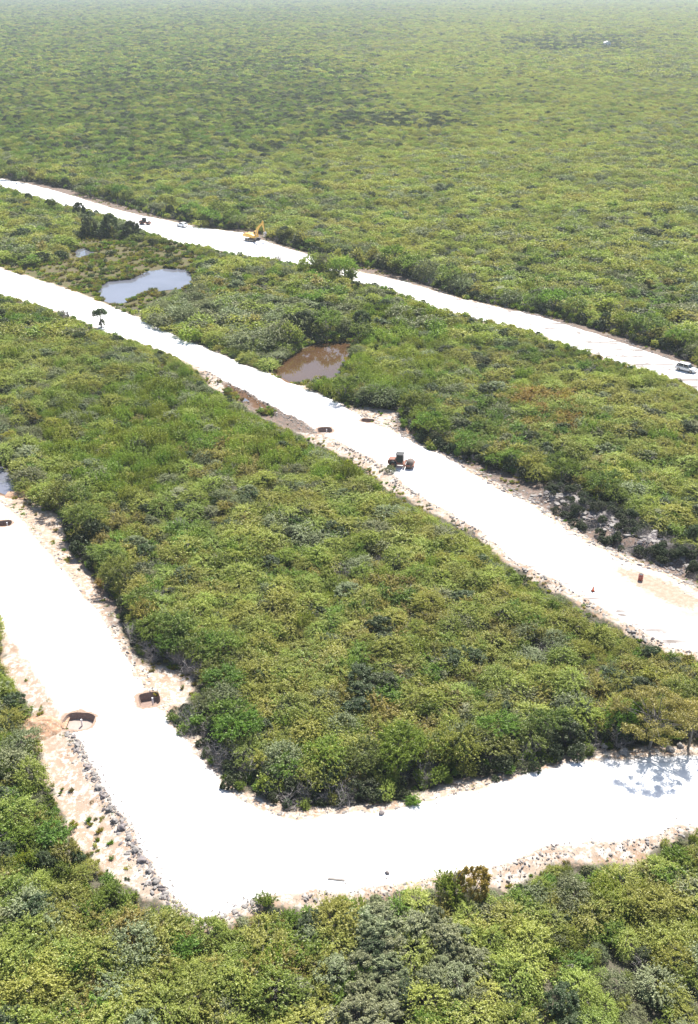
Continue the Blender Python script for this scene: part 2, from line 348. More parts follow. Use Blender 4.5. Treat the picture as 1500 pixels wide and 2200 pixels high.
L_orange = leaf_mat('leaf_rust', (.25, .18, .03), (.36, .25, .045))
L_olive2 = leaf_mat('leaf_olive_green', (.12, .155, .035), (.21, .25, .055))
L_shade = leaf_mat('leaf_shade_dark', (.03, .042, .02), (.055, .075, .03), .2)  # undergrowth shade put into the leaf colour; some dark trees use it too
L_lush = leaf_mat('leaf_lush', (.14, .20, .018), (.26, .32, .035))
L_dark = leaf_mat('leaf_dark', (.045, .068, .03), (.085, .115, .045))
L_straw = leaf_mat('straw', (.17, .15, .06), (.27, .22, .11), .3)
M_bark = plain('bark', (.16, .145, .125), .9, 0, .3, 6, .5)
M_twig = plain('dead_twigs', (.28, .25, .235), .9, 0, .3, 4)

def tube(pts, rad, n=5):
    v = []; f = []
    for i, (p, r) in enumerate(zip(pts, rad)):
        p = Vector(p); d = (Vector(pts[min(i + 1, len(pts) - 1)]) - Vector(pts[max(i - 1, 0)])).normalized()
        a = d.orthogonal().normalized(); b = d.cross(a)
        for k in range(n): t = 2 * math.pi * k / n; v.append(p + (a * math.cos(t) + b * math.sin(t)) * r)
    for i in range(len(pts) - 1):
        for k in range(n): f.append((i * n + k, i * n + (k + 1) % n, (i + 1) * n + (k + 1) % n, (i + 1) * n + k))
    f.append(tuple(range((len(pts) - 1) * n, len(pts) * n))); return v, f
def joinvf(parts):
    V = []; Fs = []
    for v, f in parts:
        b = len(V); V += list(v); Fs += [tuple(i + b for i in q) for q in f]
    return V, Fs
def trunk_mesh(rs, H, r, spread, nl=5, stems=1, rad=.09):
    parts = []
    for s in range(stems):
        bx, by = (rs.uniform(-.3, .3), rs.uniform(-.3, .3)) if stems > 1 else (0, 0)
        lx, ly = rs.uniform(-.35, .35) * (1 + stems * .4), rs.uniform(-.35, .35) * (1 + stems * .4)
        pts = [(bx, by, -.3), (bx * 1.1, by * 1.1, .1), (bx + lx * .35, by + ly * .35, H * .3), (bx + lx * .6, by + ly * .8, H * .55), (bx + lx, by + ly, H * .85)]
        parts.append(tube(pts, [rad * 1.5, rad * 1.1, rad * .85, rad * .6, rad * .2], 6))
        for k in range(nl):
            t = rs.uniform(.3, .8); a = rs.uniform(0, 6.28); i = min(3, int(t * 4.2)); p0 = Vector(pts[i]).lerp(Vector(pts[min(i + 1, 4)]), .4)
            q = p0 + Vector((math.cos(a) * r * spread, math.sin(a) * r * spread, H * rs.uniform(.12, .34)))
            m_ = p0.lerp(q, .5) + Vector((0, 0, -.05 * H * rs.uniform(0, 1)))
            parts.append(tube([p0, m_, q], [rad * .55, rad * .38, rad * .12], 4))
            for _ in range(2):
                a2 = a + rs.uniform(-.9, .9); parts.append(tube([m_, m_ + Vector((math.cos(a2) * r * .35, math.sin(a2) * r * .35, H * .16))], [rad * .28, rad * .08], 3))
    v, f = joinvf(parts); return mesh('trunk', v, f)
def leaves_mesh(c, n, size, v, aspect=.5, jit=.6, rs=None, name='crown'):
    N = len(c); rs = rs or R
    n = n + rs.normal(0, jit, (N, 3)); n /= np.linalg.norm(n, axis=1)[:, None] + 1e-9
    u = np.cross(n, rs.normal(0, 1, (N, 3))); u /= np.linalg.norm(u, axis=1)[:, None] + 1e-9; w = np.cross(n, u)
    s = np.asarray(size)[:, None] * rs.uniform(.65, 1.35, (N, 1)) * .5
    q = np.stack([c - u * s, c - w * s * aspect + n * s * .15, c + u * s, c + w * s * aspect + n * s * .15], 1).reshape(-1, 3)
    me = bpy.data.meshes.new(name); me.vertices.add(4 * N); me.vertices.foreach_set('co', q.astype('f').ravel())
    me.loops.add(4 * N); me.loops.foreach_set('vertex_index', np.arange(4 * N, dtype='i'))
    me.polygons.add(N); me.polygons.foreach_set('loop_start', np.arange(0, 4 * N, 4, dtype='i')); me.polygons.foreach_set('loop_total', np.full(N, 4, 'i'))
    a = me.attributes.new('v', 'FLOAT', 'FACE'); a.data.foreach_set('value', np.asarray(v, 'f')); me.update(calc_edges=True); return me
# crowns are built of many leafy sprays (start, direction, length, leaf spread), in metres for a tree of half-width 2 m
def crown(kind, seed, nleaf, leaf):
    rs = np.random.RandomState(seed); S0 = []
    U = rs.uniform
    if kind == 'layered':          # wide, feathery, low dome of spreading sprays
        lob = [(1.2 * math.sqrt(U()) * math.cos(q), 1.2 * math.sqrt(U()) * math.sin(q), U(-.3, .35)) for q in U(0, 6.28, 7)]
        for k in range(210):
            a = U(0, 6.28); r = 1.85 * math.sqrt(U()); x_, y_ = r * math.cos(a), r * math.sin(a); l_ = lob[int(np.argmin([(x_ - b[0]) ** 2 + (y_ - b[1]) ** 2 for b in lob]))]; dl = math.hypot(x_ - l_[0], y_ - l_[1])
            z = 3.35 - .3 * r * r + l_[2] - .55 * dl + U(-.5, .12)
            S0.append((x_, y_, z, math.cos(a) * U(.3, 1) + U(-.4, .4), math.sin(a) * U(.3, 1) + U(-.4, .4), U(-.15, .5), U(.35, .8), .11, .5 + l_[2]))
        for k in range(34):
            a = U(0, 6.28); r = U(.9, 1.8); S0.append((r * math.cos(a), r * math.sin(a), U(.5, 2.0), math.cos(a), math.sin(a), U(-.3, .4), U(.3, .7), .16, .4))
    elif kind == 'canopy':         # crown carried on bare stems
        for k in range(190):
            a = U(0, 6.28); r = 2.0 * math.sqrt(U()); S0.append((r * math.cos(a), r * math.sin(a), 3.5 - .2 * r * r + U(-.4, .15) + .25 * math.sin(3 * a + seed), math.cos(a) * U(.2, 1), math.sin(a) * U(.2, 1), U(-.2, .5), U(.3, .7), .13, U()))
    elif kind == 'round':          # dense dome of many small heads
        for k in range(75):
            z = U(-.2, 1); a = U(0, 6.28); q = math.sqrt(max(0, 1 - z * z)); R0 = U(1.05, 1.55) * (1 + .18 * math.sin(3 * a + seed))
            S0.append((R0 * q * math.cos(a), R0 * q * math.sin(a), 1.5 + 1.4 * z, q * math.cos(a), q * math.sin(a), z + .3, .3, .25, U()))
    elif kind == 'upright':        # crowded upright sprays
        for k in range(120):
            a = U(0, 6.28); r = 1.75 * math.sqrt(U()); h = 3.4 - .45 * r + U(-.9, .4); S0.append((r * math.cos(a), r * math.sin(a), h - .9, U(-.2, .2), U(-.2, .2), 1, U(.6, 1.1), .13, U()))
        for k in range(20): a = U(0, 6.28); r = U(.9, 1.7); S0.append((r * math.cos(a), r * math.sin(a), U(.4, 1.4), U(-.3, .3), U(-.3, .3), 1, .8, .2, U()))
    else:                          # loose irregular bush
        lob = [(1.3 * math.sqrt(U()) * math.cos(q), 1.3 * math.sqrt(U()) * math.sin(q), U(1.3, 2.7)) for q in U(0, 6.28, 8)]
        for k in range(170):
            b = lob[rs.randint(8)]; d = rs.normal(0, 1, 3); d /= np.linalg.norm(d); d[2] = abs(d[2]) * .9 - .15
            S0.append((b[0] + d[0] * .5, b[1] + d[1] * .5, b[2] * U(.5, 1) + d[2] * .4, d[0], d[1], d[2] + .3, U(.2, .65), .13, U()))
    cl = np.array(S0); i = rs.randint(0, len(cl), nleaf); t = U(0, 1, (nleaf, 1)); D = cl[:, 3:6] / (np.linalg.norm(cl[:, 3:6], axis=1)[:, None] + 1e-6)
    d = rs.normal(0, 1, (nleaf, 3)); d /= np.linalg.norm(d, axis=1)[:, None]
    wl_ = (U(0, 1, (nleaf, 1)) < .14) * (.45 if kind != 'round' else .2)
    c = cl[i, :3] + D[i] * (t + wl_) * cl[i, 6:7] * (1 + wl_) + d * cl[i, 7:8] * U(.3, 1.4, (nleaf, 1)) * (1.15 - .6 * t); c[:, 2] = np.maximum(c[:, 2], .1)
    n = d * .8 + np.array([0, 0, .8 if kind != 'upright' else .15])
    v = np.clip(.35 * cl[i, 8] + .65 * U(0, 1, nleaf), 0, 1)
    return leaves_mesh(c, n, np.full(nleaf, leaf), v, .5, .55, rs)
def twigs(seed, n=70, th=.022):
    rs = random.Random(seed); parts = []
    for k in range(n // 7):
        a = rs.uniform(0, 6.28); e = rs.uniform(.5, 1.35); L = rs.uniform(1.5, 2.9)
        p = Vector((0, 0, 0)); d = Vector((math.cos(a) * math.cos(e), math.sin(a) * math.cos(e), math.sin(e))); q = p + d * L * .5; w = q + (d + Vector((rs.uniform(-.3, .3), rs.uniform(-.3, .3), .1))) * L * .5
        parts.append(tube([p, q, w], [th * 1.7, th, th * .5], 3))
        for j in range(6):
            t = rs.uniform(.2, 1); s = p.lerp(q, t) if rs.random() < .5 else q.lerp(w, t)
            e2 = s + Vector((rs.uniform(-1, 1), rs.uniform(-1, 1), rs.uniform(-.1, 1))).normalized() * rs.uniform(.5, 1.1)
            parts.append(tube([s, e2], [th * .8, th * .3], 3))
            for _ in range(2): parts.append(tube([s.lerp(e2, .5), e2 + Vector((rs.uniform(-.4, .4), rs.uniform(-.4, .4), rs.uniform(-.1, .4)))], [th * .5, th * .25], 3))
    return joinvf(parts)

SPEC = {  # key: (crown kind, leaf material, noun, look)
 'a': ('layered', L_lime, 'feathery_tree', 'lime-green feathery tree'),
 'b': ('round', L_grey, 'round_shrub', 'rounded grey-green shrub'),
 'c': ('upright', L_lush, 'upright_tree', 'bright green upright tree'),
 'd': ('loose', L_olive, 'olive_bush', 'olive-yellow loose bush'),
 'e': ('loose', L_green, 'leafy_bush', 'deep green leafy bush'),
 'f': ('loose', L_orange, 'rusty_bush', 'rusty orange-brown bush'),
 'g': ('layered', L_grey, 'feathery_tree', 'pale grey-green feathery tree'),
 'h': ('round', L_dark, 'dark_shrub', 'dark green rounded shrub, leaves darkened for shade'),
 'u': ('canopy', L_olive2, 'stemmed_tree', 'olive-green stemmed tree'),
 'v': ('canopy', L_green, 'stemmed_tree', 'green stemmed tree'),
 'l': ('round', L_shade, 'dark_shrub', 'dark green rounded shrub, leaves darkened for shade'),
 'q': ('round', L_orange, 'rusty_bush', 'rounded rust-coloured bush'),
 't': ('twigs', M_twig, 'bare_shrub', 'leafless grey twiggy shrub')}
NV = 4
near_parts = {}                    # (species, variant) -> (crown mesh, trunk mesh)
stock = bpy.data.collections.new('plant_stock')   # not linked to the scene: only instanced by the stuff objects
stock_names = []
def stock_add(nm, parts):
    v = []; me = None
    bmv = []
    import bmesh
    bm = bmesh.new(); mats = []
    for mesh_, mat in parts:
        k = len(bm.faces); bm.from_mesh(mesh_); bm.faces.ensure_lookup_table()
        for f in bm.faces[k:]: f.material_index = len(mats)
        mats.append(mat)
    me = bpy.data.meshes.new(nm); bm.to_mesh(me); bm.free()
    for m_ in mats: me.materials.append(m_)
    o = bpy.data.objects.new(nm, me); stock.objects.link(o); stock_names.append(nm)
for s, (kind, lm, noun, look) in SPEC.items():
    for k in range(NV):
        seed = ord(s) * 10 + k; rs = random.Random(seed)
        if kind == 'twigs':
            v, f = twigs(seed, 110); cm = mesh('branches', v, f); v, f = twigs(seed + 5, 40, .03); tm = mesh('trunk', v, f)
            cm.materials.append(M_twig); tm.materials.append(M_bark)
            stock_add('%s%d_1' % (s, k), [(cm, M_twig)]); v, f = twigs(seed, 60, .06); fm = mesh('far', v, f); stock_add('%s%d_2' % (s, k), [(fm, M_twig)])
        else:
            nl = {'canopy': 6000, 'layered': 6500, 'round': 7500, 'upright': 6000, 'loose': 5600}[kind]
            cm = crown(kind, seed, nl, .17); cm.materials.append(lm)
            tm = trunk_mesh(rs, 3.0, 1.6, .7, 5, rs.choice((2, 3, 4) if kind == 'canopy' else (1, 2, 3)), .085); tm.materials.append(M_bark)
            m1 = crown(kind, seed, 2200, .29); stock_add('%s%d_1' % (s, k), [(m1, lm), (tm, M_bark)])
            m2 = crown(kind, seed, 420, .66); stock_add('%s%d_2' % (s, k), [(m2, lm)])
            if k == 0: pass
            stock_add('%s%d_0' % (s, k), [(cm, lm), (tm, M_bark)])
        if kind == 'twigs': stock_add('%s%d_0' % (s, k), [(cm, M_twig)])
        near_parts[(s, k)] = (cm, tm)
# low plants
def tuft(seed, n, h, spread, wid):
    rs = np.random.RandomState(seed); a = rs.uniform(0, 6.28, n); r = rs.uniform(0, .25, n); lean = rs.uniform(.1, 1, n) * spread; hh = rs.uniform(.5, 1, n) * h
    b = np.stack([r * np.cos(a), r * np.sin(a), np.zeros(n)], 1); t = b + np.stack([np.cos(a) * lean, np.sin(a) * lean, hh], 1)
    s = np.stack([-np.sin(a), np.cos(a), np.zeros(n)], 1) * wid; V = np.stack([b - s, b + s, (b + t) / 2 + [0, 0, .12] + s * .7, t], 1).reshape(-1, 3)
    me = mesh('tuft', V, [(4 * i, 4 * i + 1, 4 * i + 2, 4 * i + 3) for i in range(n)]); at = me.attributes.new('v', 'FLOAT', 'FACE'); at.data.foreach_set('value', rs.uniform(0, 1, n).astype('f')); return me
for k in range(3):
    stock_add('w%d_0' % k, [(tuft(k, 120, .75, .55, .03), (L_straw, L_olive, L_green)[k])])
    stock_add('x%d_0' % k, [(crown('loose', 90 + k, 700, .4), (L_green, L_olive, L_dark)[k])])
def rockmesh(seed, sub=2):
    import bmesh
    bm = bmesh.new(); bmesh.ops.create_icosphere(bm, subdivisions=sub, radius=.5); rs = random.Random(seed); o = Vector((rs.random() * 50, rs.random() * 50, seed))
    for v in bm.verts:
        d = v.co.normalized(); q = .5 * (1 + .55 * mnoise.noise(d * 1.3 + o) + .22 * mnoise.noise(d * 3.5 + o)); v.co = Vector((d.x * q, d.y * q * .85, d.z * q * .7))
    me = bpy.data.meshes.new('rock'); bm.to_mesh(me); bm.free(); return me
M_rock = plain('limestone_rock', (.27, .25, .23), .95, 0, .25, 3, .6, dirt=(.13, .11, .10))
M_rockd = plain('weathered_rock', (.20, .18, .18), .95, 0, .3, 3, .6, dirt=(.28, .21, .17))
for k in range(3):
    stock_add('r%d_0' % k, [(rockmesh(k, 1), M_rock if k else M_rockd)])
stock_names.sort(); SI = {n: i for i, n in enumerate(stock_names)}

def scatter_object(name, kindlabel, idx, x, y, z, s, rot, sz=None):
    n = len(x); me = bpy.data.meshes.new(name); me.vertices.add(n); me.vertices.foreach_set('co', np.stack([x, y, z], 1).astype('f').ravel())
    a = me.attributes.new('idx', 'INT', 'POINT'); a.data.foreach_set('value', np.asarray(idx, 'i'))
    a = me.attributes.new('scl', 'FLOAT_VECTOR', 'POINT'); a.data.foreach_set('vector', np.stack([s * (ax := R.uniform(.8, 1.28, n)), s * (1 / ax), s if sz is None else sz], 1).astype('f').ravel())
    a = me.attributes.new('rot', 'FLOAT_VECTOR', 'POINT'); a.data.foreach_set('vector', np.stack([R.normal(0, .09, n), R.normal(0, .09, n), rot], 1).astype('f').ravel())
    o = bpy.data.objects.new(name, me); C.objects.link(o); o['kind'] = 'stuff'; o['label'] = kindlabel
    ng = bpy.data.node_groups.new(name, 'GeometryNodeTree')
    ng.interface.new_socket('Geometry', in_out='INPUT', socket_type='NodeSocketGeometry'); ng.interface.new_socket('Geometry', in_out='OUTPUT', socket_type='NodeSocketGeometry')
    gi = ng.nodes.new('NodeGroupInput'); go = ng.nodes.new('NodeGroupOutput'); ip = ng.nodes.new('GeometryNodeInstanceOnPoints')
    ci = ng.nodes.new('GeometryNodeCollectionInfo'); ci.inputs['Collection'].default_value = stock; ci.inputs['Separate Children'].default_value = True; ci.inputs['Reset Children'].default_value = True
    def na(nm, t):
        q = ng.nodes.new('GeometryNodeInputNamedAttribute'); q.data_type = t; q.inputs['Name'].default_value = nm; return [s_ for s_ in q.outputs if s_.enabled][0]
    L = ng.links.new
    m2p = ng.nodes.new('GeometryNodeMeshToPoints'); L(gi.outputs[0], m2p.inputs[0])
    L(m2p.outputs[0], ip.inputs['Points']); L(ci.outputs[0], ip.inputs['Instance']); ip.inputs['Pick Instance'].default_value = True
    L(na('idx', 'INT'), ip.inputs['Instance Index']); L(na('scl', 'FLOAT_VECTOR'), ip.inputs['Scale'])
    L(na('rot', 'FLOAT_VECTOR'), ip.inputs['Rotation']); L(ip.outputs[0], go.inputs[0])
    md = o.modifiers.new('scatter', 'NODES'); md.node_group = ng; return o

# ------------------------------------------------------------------ scatter the scrub
def jgrid(y0, y1, s, margin=8):
    xm = .375 * y1 + margin; X, Y = np.meshgrid(np.arange(-xm, xm, s), np.arange(y0, y1, s * .92)); X[1::2] += s / 2
    X = X.ravel() + R.uniform(-.36, .36, X.size) * s; Y = Y.ravel() + R.uniform(-.36, .36, Y.size) * s
    k = np.abs(X) < .375 * Y + margin; return X[k], Y[k]
def blocked(x, y, h, r, polys):
    b = np.zeros(x.shape, bool)
    for dx, hh in ((0, 1), (-.6, .8), (.6, .8), (-.85, .45), (.85, .45), (0, .1)):
        u, v, d = P(x + dx * r, y - (.3 * r if hh < .9 else 0), hh * h)
        for q in polys:
            q_ = np.array(q); m = (u > q_[:, 0].min()) & (u < q_[:, 0].max()) & (v > q_[:, 1].min()) & (v < q_[:, 1].max()) & ~b
            if m.any(): b[m] |= inpoly(u[m], v[m], q)
    return b
wroads = [list(p) for p in roads.values()]; wpond = list(ponds.values())
def offroad(x, y, d):
    ok = np.ones(x.shape, bool); m = y < 560
    for q in wroads + wpond: ok[m] &= sdist(x[m], y[m], q if len(q) < 150 else q[::2]) > d
    return ok
def species_for(x, y):
    n = len(x); u, v, d = P(x, y, np.full(n, 2.0)); w = np.zeros((n, 9)); keys = 'abcdefght'
    p1 = vnoise(x, y, .045, 1); p2 = vnoise(x, y, .05, 2); p3 = vnoise(x, y, .09, 3); p4 = vnoise(x, y, .16, 4)
    w[:, 0] = .5 + 1.3 * (p1 > .42); w[:, 1] = .07 + .35 * (p3 > .72); w[:, 2] = .1; w[:, 3] = .16 + .6 * (p2 > .6)
    w[:, 4] = .45 + .6 * (p1 < .4); w[:, 5] = .0015 + .05 * (p4 > .95); w[:, 6] = .2 + .6 * (p2 < .3); w[:, 7] = .2 + .9 * (p4 > .78) + .4 * (p3 < .25); w[:, 8] = .07 + .3 * (p4 < .12)
    u = u + (240 * (vnoise(x, y, .006, 51) - .5) + R.normal(0, 22, n)) * (v < 330); v = v + (45 * (vnoise(x, y, .005, 52) - .5)) * (v < 300) * (v > 120)
    def zone(poly, key, amt, damp=.4):
        m = inpoly(u, v, poly); w[m] *= damp; w[m, keys.index(key)] += amt
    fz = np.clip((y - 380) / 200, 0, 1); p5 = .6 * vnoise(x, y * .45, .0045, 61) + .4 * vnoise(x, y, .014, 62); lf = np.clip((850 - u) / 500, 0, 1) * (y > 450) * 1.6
    w[:, 4] += fz * (2.0 * (p5 < .42) + 1.4 * lf); w[:, 7] += fz * (.8 * (p5 < .33) + .55 * lf * (p5 < .66)); w[:, 6] += fz * 1.6 * (p5 > .66); w[:, 3] += fz * .4 * (p5 > .58)  # the lf terms add darker species on the left as painted cloud shade
    zone([(60,860),(300,800),(480,850),(720,960),(800,1000),(700,1020),(500,1010),(300,1060),(100,1000)], 'c', 2.5)
    zone([(350,930),(560,950),(680,1000),(520,1010),(380,1000)], 'd', 2.0)
    zone([(640,800),(760,650),(920,650),(1000,700),(900,850),(760,860)], 'c', 2.2)
    zone([(480,620),(650,650),(720,740),(560,760),(470,720)], 'g', 1.8)
    zone([(260,640),(420,610),(480,640),(470,700),(300,700)], 'g', 2.5)
    zone([(880,850),(1200,850),(1500,1000),(1500,1150),(1100,1040)], 'e', .8, .8)
    zone([(700,1250),(1000,1200),(1300,1350),(1500,1430),(1500,1560),(1200,1560),(800,1560),(560,1450)], 'd', .75, .9)
    zone([(350,1060),(800,1050),(1050,1180),(1500,1420),(1500,1560),(1100,1540),(600,1480),(400,1300)], 'a', .8, .75); zone([(600,1200),(1000,1180),(1400,1400),(1300,1540),(800,1500)], 'd', .35, .9)
    zone([(1250,1430),(1500,1400),(1500,1560),(1280,1560)], 'd', 2.2, .3)
    zone([(230,1250),(420,1400),(620,1560),(700,1700),(480,1700),(380,1550),(250,1420)], 'h', 1.0, .5)
    zone([(230,1250),(420,1400),(620,1560),(700,1700),(480,1700),(380,1550),(250,1420)], 't', .5, .9)
    zone([(1050,1930),(1500,1860),(1500,2200),(1050,2200)], 'a', 1.4, .6); zone([(0,1960),(700,2000),(700,2200),(0,2200)], 'a', .7, .8); zone([(740,1950),(980,1960),(1060,2040),(1000,2140),(860,2100),(740,2060)], 'b', 2.6, .35)
    zone([(700,2060),(860,2060),(860,2200),(700,2200)], 'b', 2.2, .4)
    zone([(0,1560),(90,1650),(200,1850),(300,1950),(100,2000),(0,1900)], 'e', .7, .9)
    zone([(200,1930),(560,1940),(620,2060),(300,2100)], 'd', .9, .8)
    zone([(1110,830),(1230,830),(1240,920),(1110,900)], 'f', 2.0, .5)
    zone([(0,150),(600,90),(800,180),(700,300),(400,360),(0,330)], 'h', 1.0, .6); zone([(-200,-40),(1100,-40),(1000,60),(700,120),(760,190),(600,250),(-200,260)], 'h', .3, .8); zone([(-200,-40),(1100,-40),(1000,60),(700,120),(760,190),(600,250),(-200,260)], 'e', 1.0, .8); zone([(-200,230),(600,250),(450,330),(200,370),(-200,360)], 'e', 1.2, .5); zone([(1000,-40),(1900,-40),(1900,480),(750,480),(700,330),(850,130)], 'a', 1.2, .6)  # far left: darker species stand in for a cloud's shadow
    zone([(700,225),(950,225),(960,262),(700,262)], 'h', 2.5, .3)
    zone([(1100,80),(1420,74),(1420,105),(1100,108)], 'h', 3.0, .3)
    w /= w.sum(1)[:, None]; c = w.cumsum(1); k = (R.uniform(0, 1, (n, 1)) > c).sum(1); return np.array(list(keys))[np.minimum(k, 8)]

WALLS = [toworld(v) for v in ([(0,375),(60,388),(170,408),(350,463),(480,486),(660,538),(820,573),(1000,638),(1200,678),(1400,738),(1500,778)],
    [(760,868),(862,880),(905,950),(1010,990),(1150,1045),(1250,1065),(1380,1150),(1510,1215)], [(130,1105),(153,1182),(206,1236),(254,1300),(272,1370),(305,1418),(415,1445),(405,1500),(385,1560),(420,1610),(540,1700),(620,1735),(860,1715),(950,1680),(1060,1665),(1200,1640),(1290,1615),(1510,1590)], [(620,735),(760,725)])]
T = []   # accepted plants: x y scale zscale species variant lod
def accept(x, y, s, polys, ladder=(1, .72, .5), pad=.9):
    ok = np.zeros(len(x), bool); sc = s.copy(); base = offroad(x, y, pad)
    todo = base.copy()
    for f in ladder:
        t = todo & ~ok
        if not t.any(): break
        i = np.where(t)[0]; b = blocked(x[i], y[i], 3.6 * s[i] * f, 1.9 * s[i] * f, polys); g = i[~b]; ok[g] = True; sc[g] = s[g] * f
    return ok, sc
def band(y0, y1, sp_, smin, smax, lod, clearp=True, ladder=(1, .72, .5)):
    x, y = jgrid(y0, y1, sp_)
    hn = vnoise(x, y, .03, 21) * .6 + vnoise(x, y, .1, 22) * .4
    s = smin + (smax - smin) * np.clip(hn * .9 + R.uniform(-.5, .6, len(x)), 0, 1)
    if clearp: ok, s = accept(x, y, s, clear, ladder)
    else: ok = np.ones(len(x), bool)
    x, y, s = x[ok], y[ok], s[ok]
    du = np.full(len(x), 1e9)
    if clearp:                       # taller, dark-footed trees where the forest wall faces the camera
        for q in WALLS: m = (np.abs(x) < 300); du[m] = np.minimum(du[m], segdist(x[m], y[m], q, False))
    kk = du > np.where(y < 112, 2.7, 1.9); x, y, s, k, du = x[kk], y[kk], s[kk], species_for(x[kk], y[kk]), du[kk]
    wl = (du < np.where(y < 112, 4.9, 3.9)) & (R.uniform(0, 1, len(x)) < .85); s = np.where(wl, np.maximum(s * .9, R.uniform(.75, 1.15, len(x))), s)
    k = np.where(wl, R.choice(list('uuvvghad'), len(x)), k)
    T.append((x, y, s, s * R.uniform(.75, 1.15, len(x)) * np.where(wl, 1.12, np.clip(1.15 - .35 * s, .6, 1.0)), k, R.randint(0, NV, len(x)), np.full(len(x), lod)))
band(44, 130, 1.7, .36, 1.12, 0)
band(130, 230, 2.1, .42, 1.35, 0)
band(230, 520, 3.0, .65, 1.85, 1)
band(520, 950, 3.3, .55, 1.6, 1, False)
band(950, 1700, 4.7, .7, 2.1, 2, False)
band(1700, 3200, 7.5, 1.1, 2.9, 2, False)
band(3200, 6500, 14, 2.0, 4.2, 2, False)
# thicket edges: small shrubs that fill the margins beside the roads
x, y = jgrid(50, 430, 1.35); dr = np.full(len(x), 1e9)
for q in wroads + verges + wpond + [marsh_w]: dr = np.minimum(dr, np.abs(sdist(x, y, q[::2] if len(q) > 150 else q)))
m = (dr < 7 + y * .02) & (R.uniform(0, 1, len(x)) < .85); x, y = x[m], y[m]; s = R.uniform(.28, .5, len(x))
ok, s = accept(x, y, s, clear, (1, .6), .3); x, y, s = x[ok], y[ok], s[ok]
k = species_for(x, y); g = R.uniform(0, 1, len(x)); k = np.where(g < .3, 'e', np.where(g < .42, 't', np.where(g < .55, 'h', k)))
wx = []; wy = []
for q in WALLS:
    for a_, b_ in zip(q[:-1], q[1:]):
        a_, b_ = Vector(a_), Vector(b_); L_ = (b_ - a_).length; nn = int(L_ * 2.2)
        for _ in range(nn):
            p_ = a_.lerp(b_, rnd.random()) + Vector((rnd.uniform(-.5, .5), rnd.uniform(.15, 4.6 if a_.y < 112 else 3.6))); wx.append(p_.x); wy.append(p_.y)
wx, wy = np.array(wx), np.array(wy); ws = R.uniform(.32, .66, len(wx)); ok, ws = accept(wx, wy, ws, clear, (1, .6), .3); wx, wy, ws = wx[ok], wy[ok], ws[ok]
kw = np.where(wy < 112, R.choice(list('llltttttte'), len(wx)), R.choice(list('llllltttte'), len(wx))); ws = np.where((wy < 112) & (kw == 't'), ws * 1.35, ws); x = np.concatenate([x, wx]); y = np.concatenate([y, wy]); s = np.concatenate([s, ws]); k = np.concatenate([k, kw])  # darkened leaves at the forest foot stand in for its deep shade
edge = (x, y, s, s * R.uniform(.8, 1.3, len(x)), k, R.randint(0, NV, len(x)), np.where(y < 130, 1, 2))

cat = lambda i: np.concatenate([t[i] for t in T])
X, Y, SC, SZ, KK, VV, LD = [cat(i) for i in range(7)]
U_, V_, D_ = P(X, Y, SC * 2.0)
LAND = [(60,1620,'left of the pit with water'),(110,1800,'left of the tan strip by the near road'),(90,2000,'low at the left edge of the picture'),(60,2150,'in the bottom left corner'),
 (300,2020,'below the tan strip'),(300,2160,'at the bottom edge below the road corner'),(480,2050,'below the outer corner of the near road'),(560,2160,'at the bottom edge right of the road corner'),(650,1990,'below the plank on the road'),
 (720,2130,'at the bottom edge under the plank'),(840,2010,'left of the rusty roadside bush'),(880,2130,'at the bottom edge below the grey-green shrubs'),(960,1990,'just in front of the rusty roadside bush'),(1040,2100,'near the bottom, below the rusty roadside bush'),
 (1120,1980,'right of the rusty roadside bush'),(1200,2140,'at the bottom edge right of centre'),(1260,1960,'below the right arm of the near road'),(1400,1900,'under the road at the right edge'),(1400,2020,'in the lower right scrub'),(1430,2150,'in the bottom right corner'),
 (440,1500,'beside the dry pit on the near road'),(430,1620,'above the inner curve of the near road'),(560,1620,'in the shaded thicket by the road bend'),(640,1700,'at the inner corner of the near road'),(780,1660,'in the thicket edge facing the near road'),(900,1660,'behind the bright roadside bush'),
 (1050,1600,'above the middle of the right road arm'),(1180,1580,'left of the tall lacy tree'),(1320,1560,'beside the tall lacy tree'),(1460,1540,'right of the tall lacy tree'),(300,1380,'on the left margin of the central thicket'),(520,1480,'in the central thicket above the dry pit'),
 (700,1530,'in the lower central thicket'),(880,1530,'in the lower middle of the central thicket'),(1080,1480,'in the central thicket toward the lacy tree'),(1280,1460,'behind the tall lacy tree'),(1440,1440,'near the right end of the central thicket')]
LA = np.array([(a, b) for a, b, _ in LAND], float)
inframe = (U_ > -10) & (U_ < 1510) & (V_ < 2230) & (LD == 0) & (SC > .4)
cand = np.where(inframe)[0]; cand = cand[np.argsort(-(SC[cand] / D_[cand]))][:420]; cand = [i for i in cand if Y[i] < 112][:300]
classes = {}
for i in cand:
    j = np.argmin(((LA - (U_[i], V_[i])) ** 2 * (1, 1.6)).sum(1)); classes.setdefault((KK[i], j), []).append(i)
ORD = ['second', 'third', 'fourth', 'fifth', 'sixth', 'seventh', 'eighth', 'ninth', 'tenth', 'eleventh', 'twelfth'] + ['%dth from left' % q for q in range(13, 60)]
GROUPS = {'feathery_tree': 'feathery trees of the scrub', 'round_shrub': 'rounded shrubs of the scrub', 'upright_tree': 'upright trees of the scrub', 'olive_bush': 'olive bushes of the scrub', 'leafy_bush': 'leafy bushes of the scrub', 'rusty_bush': 'rusty bushes of the scrub', 'dark_shrub': 'dark shrubs of the scrub', 'stemmed_tree': 'bare-stemmed trees of the thicket edge', 'bare_shrub': 'leafless shrubs of the scrub'}
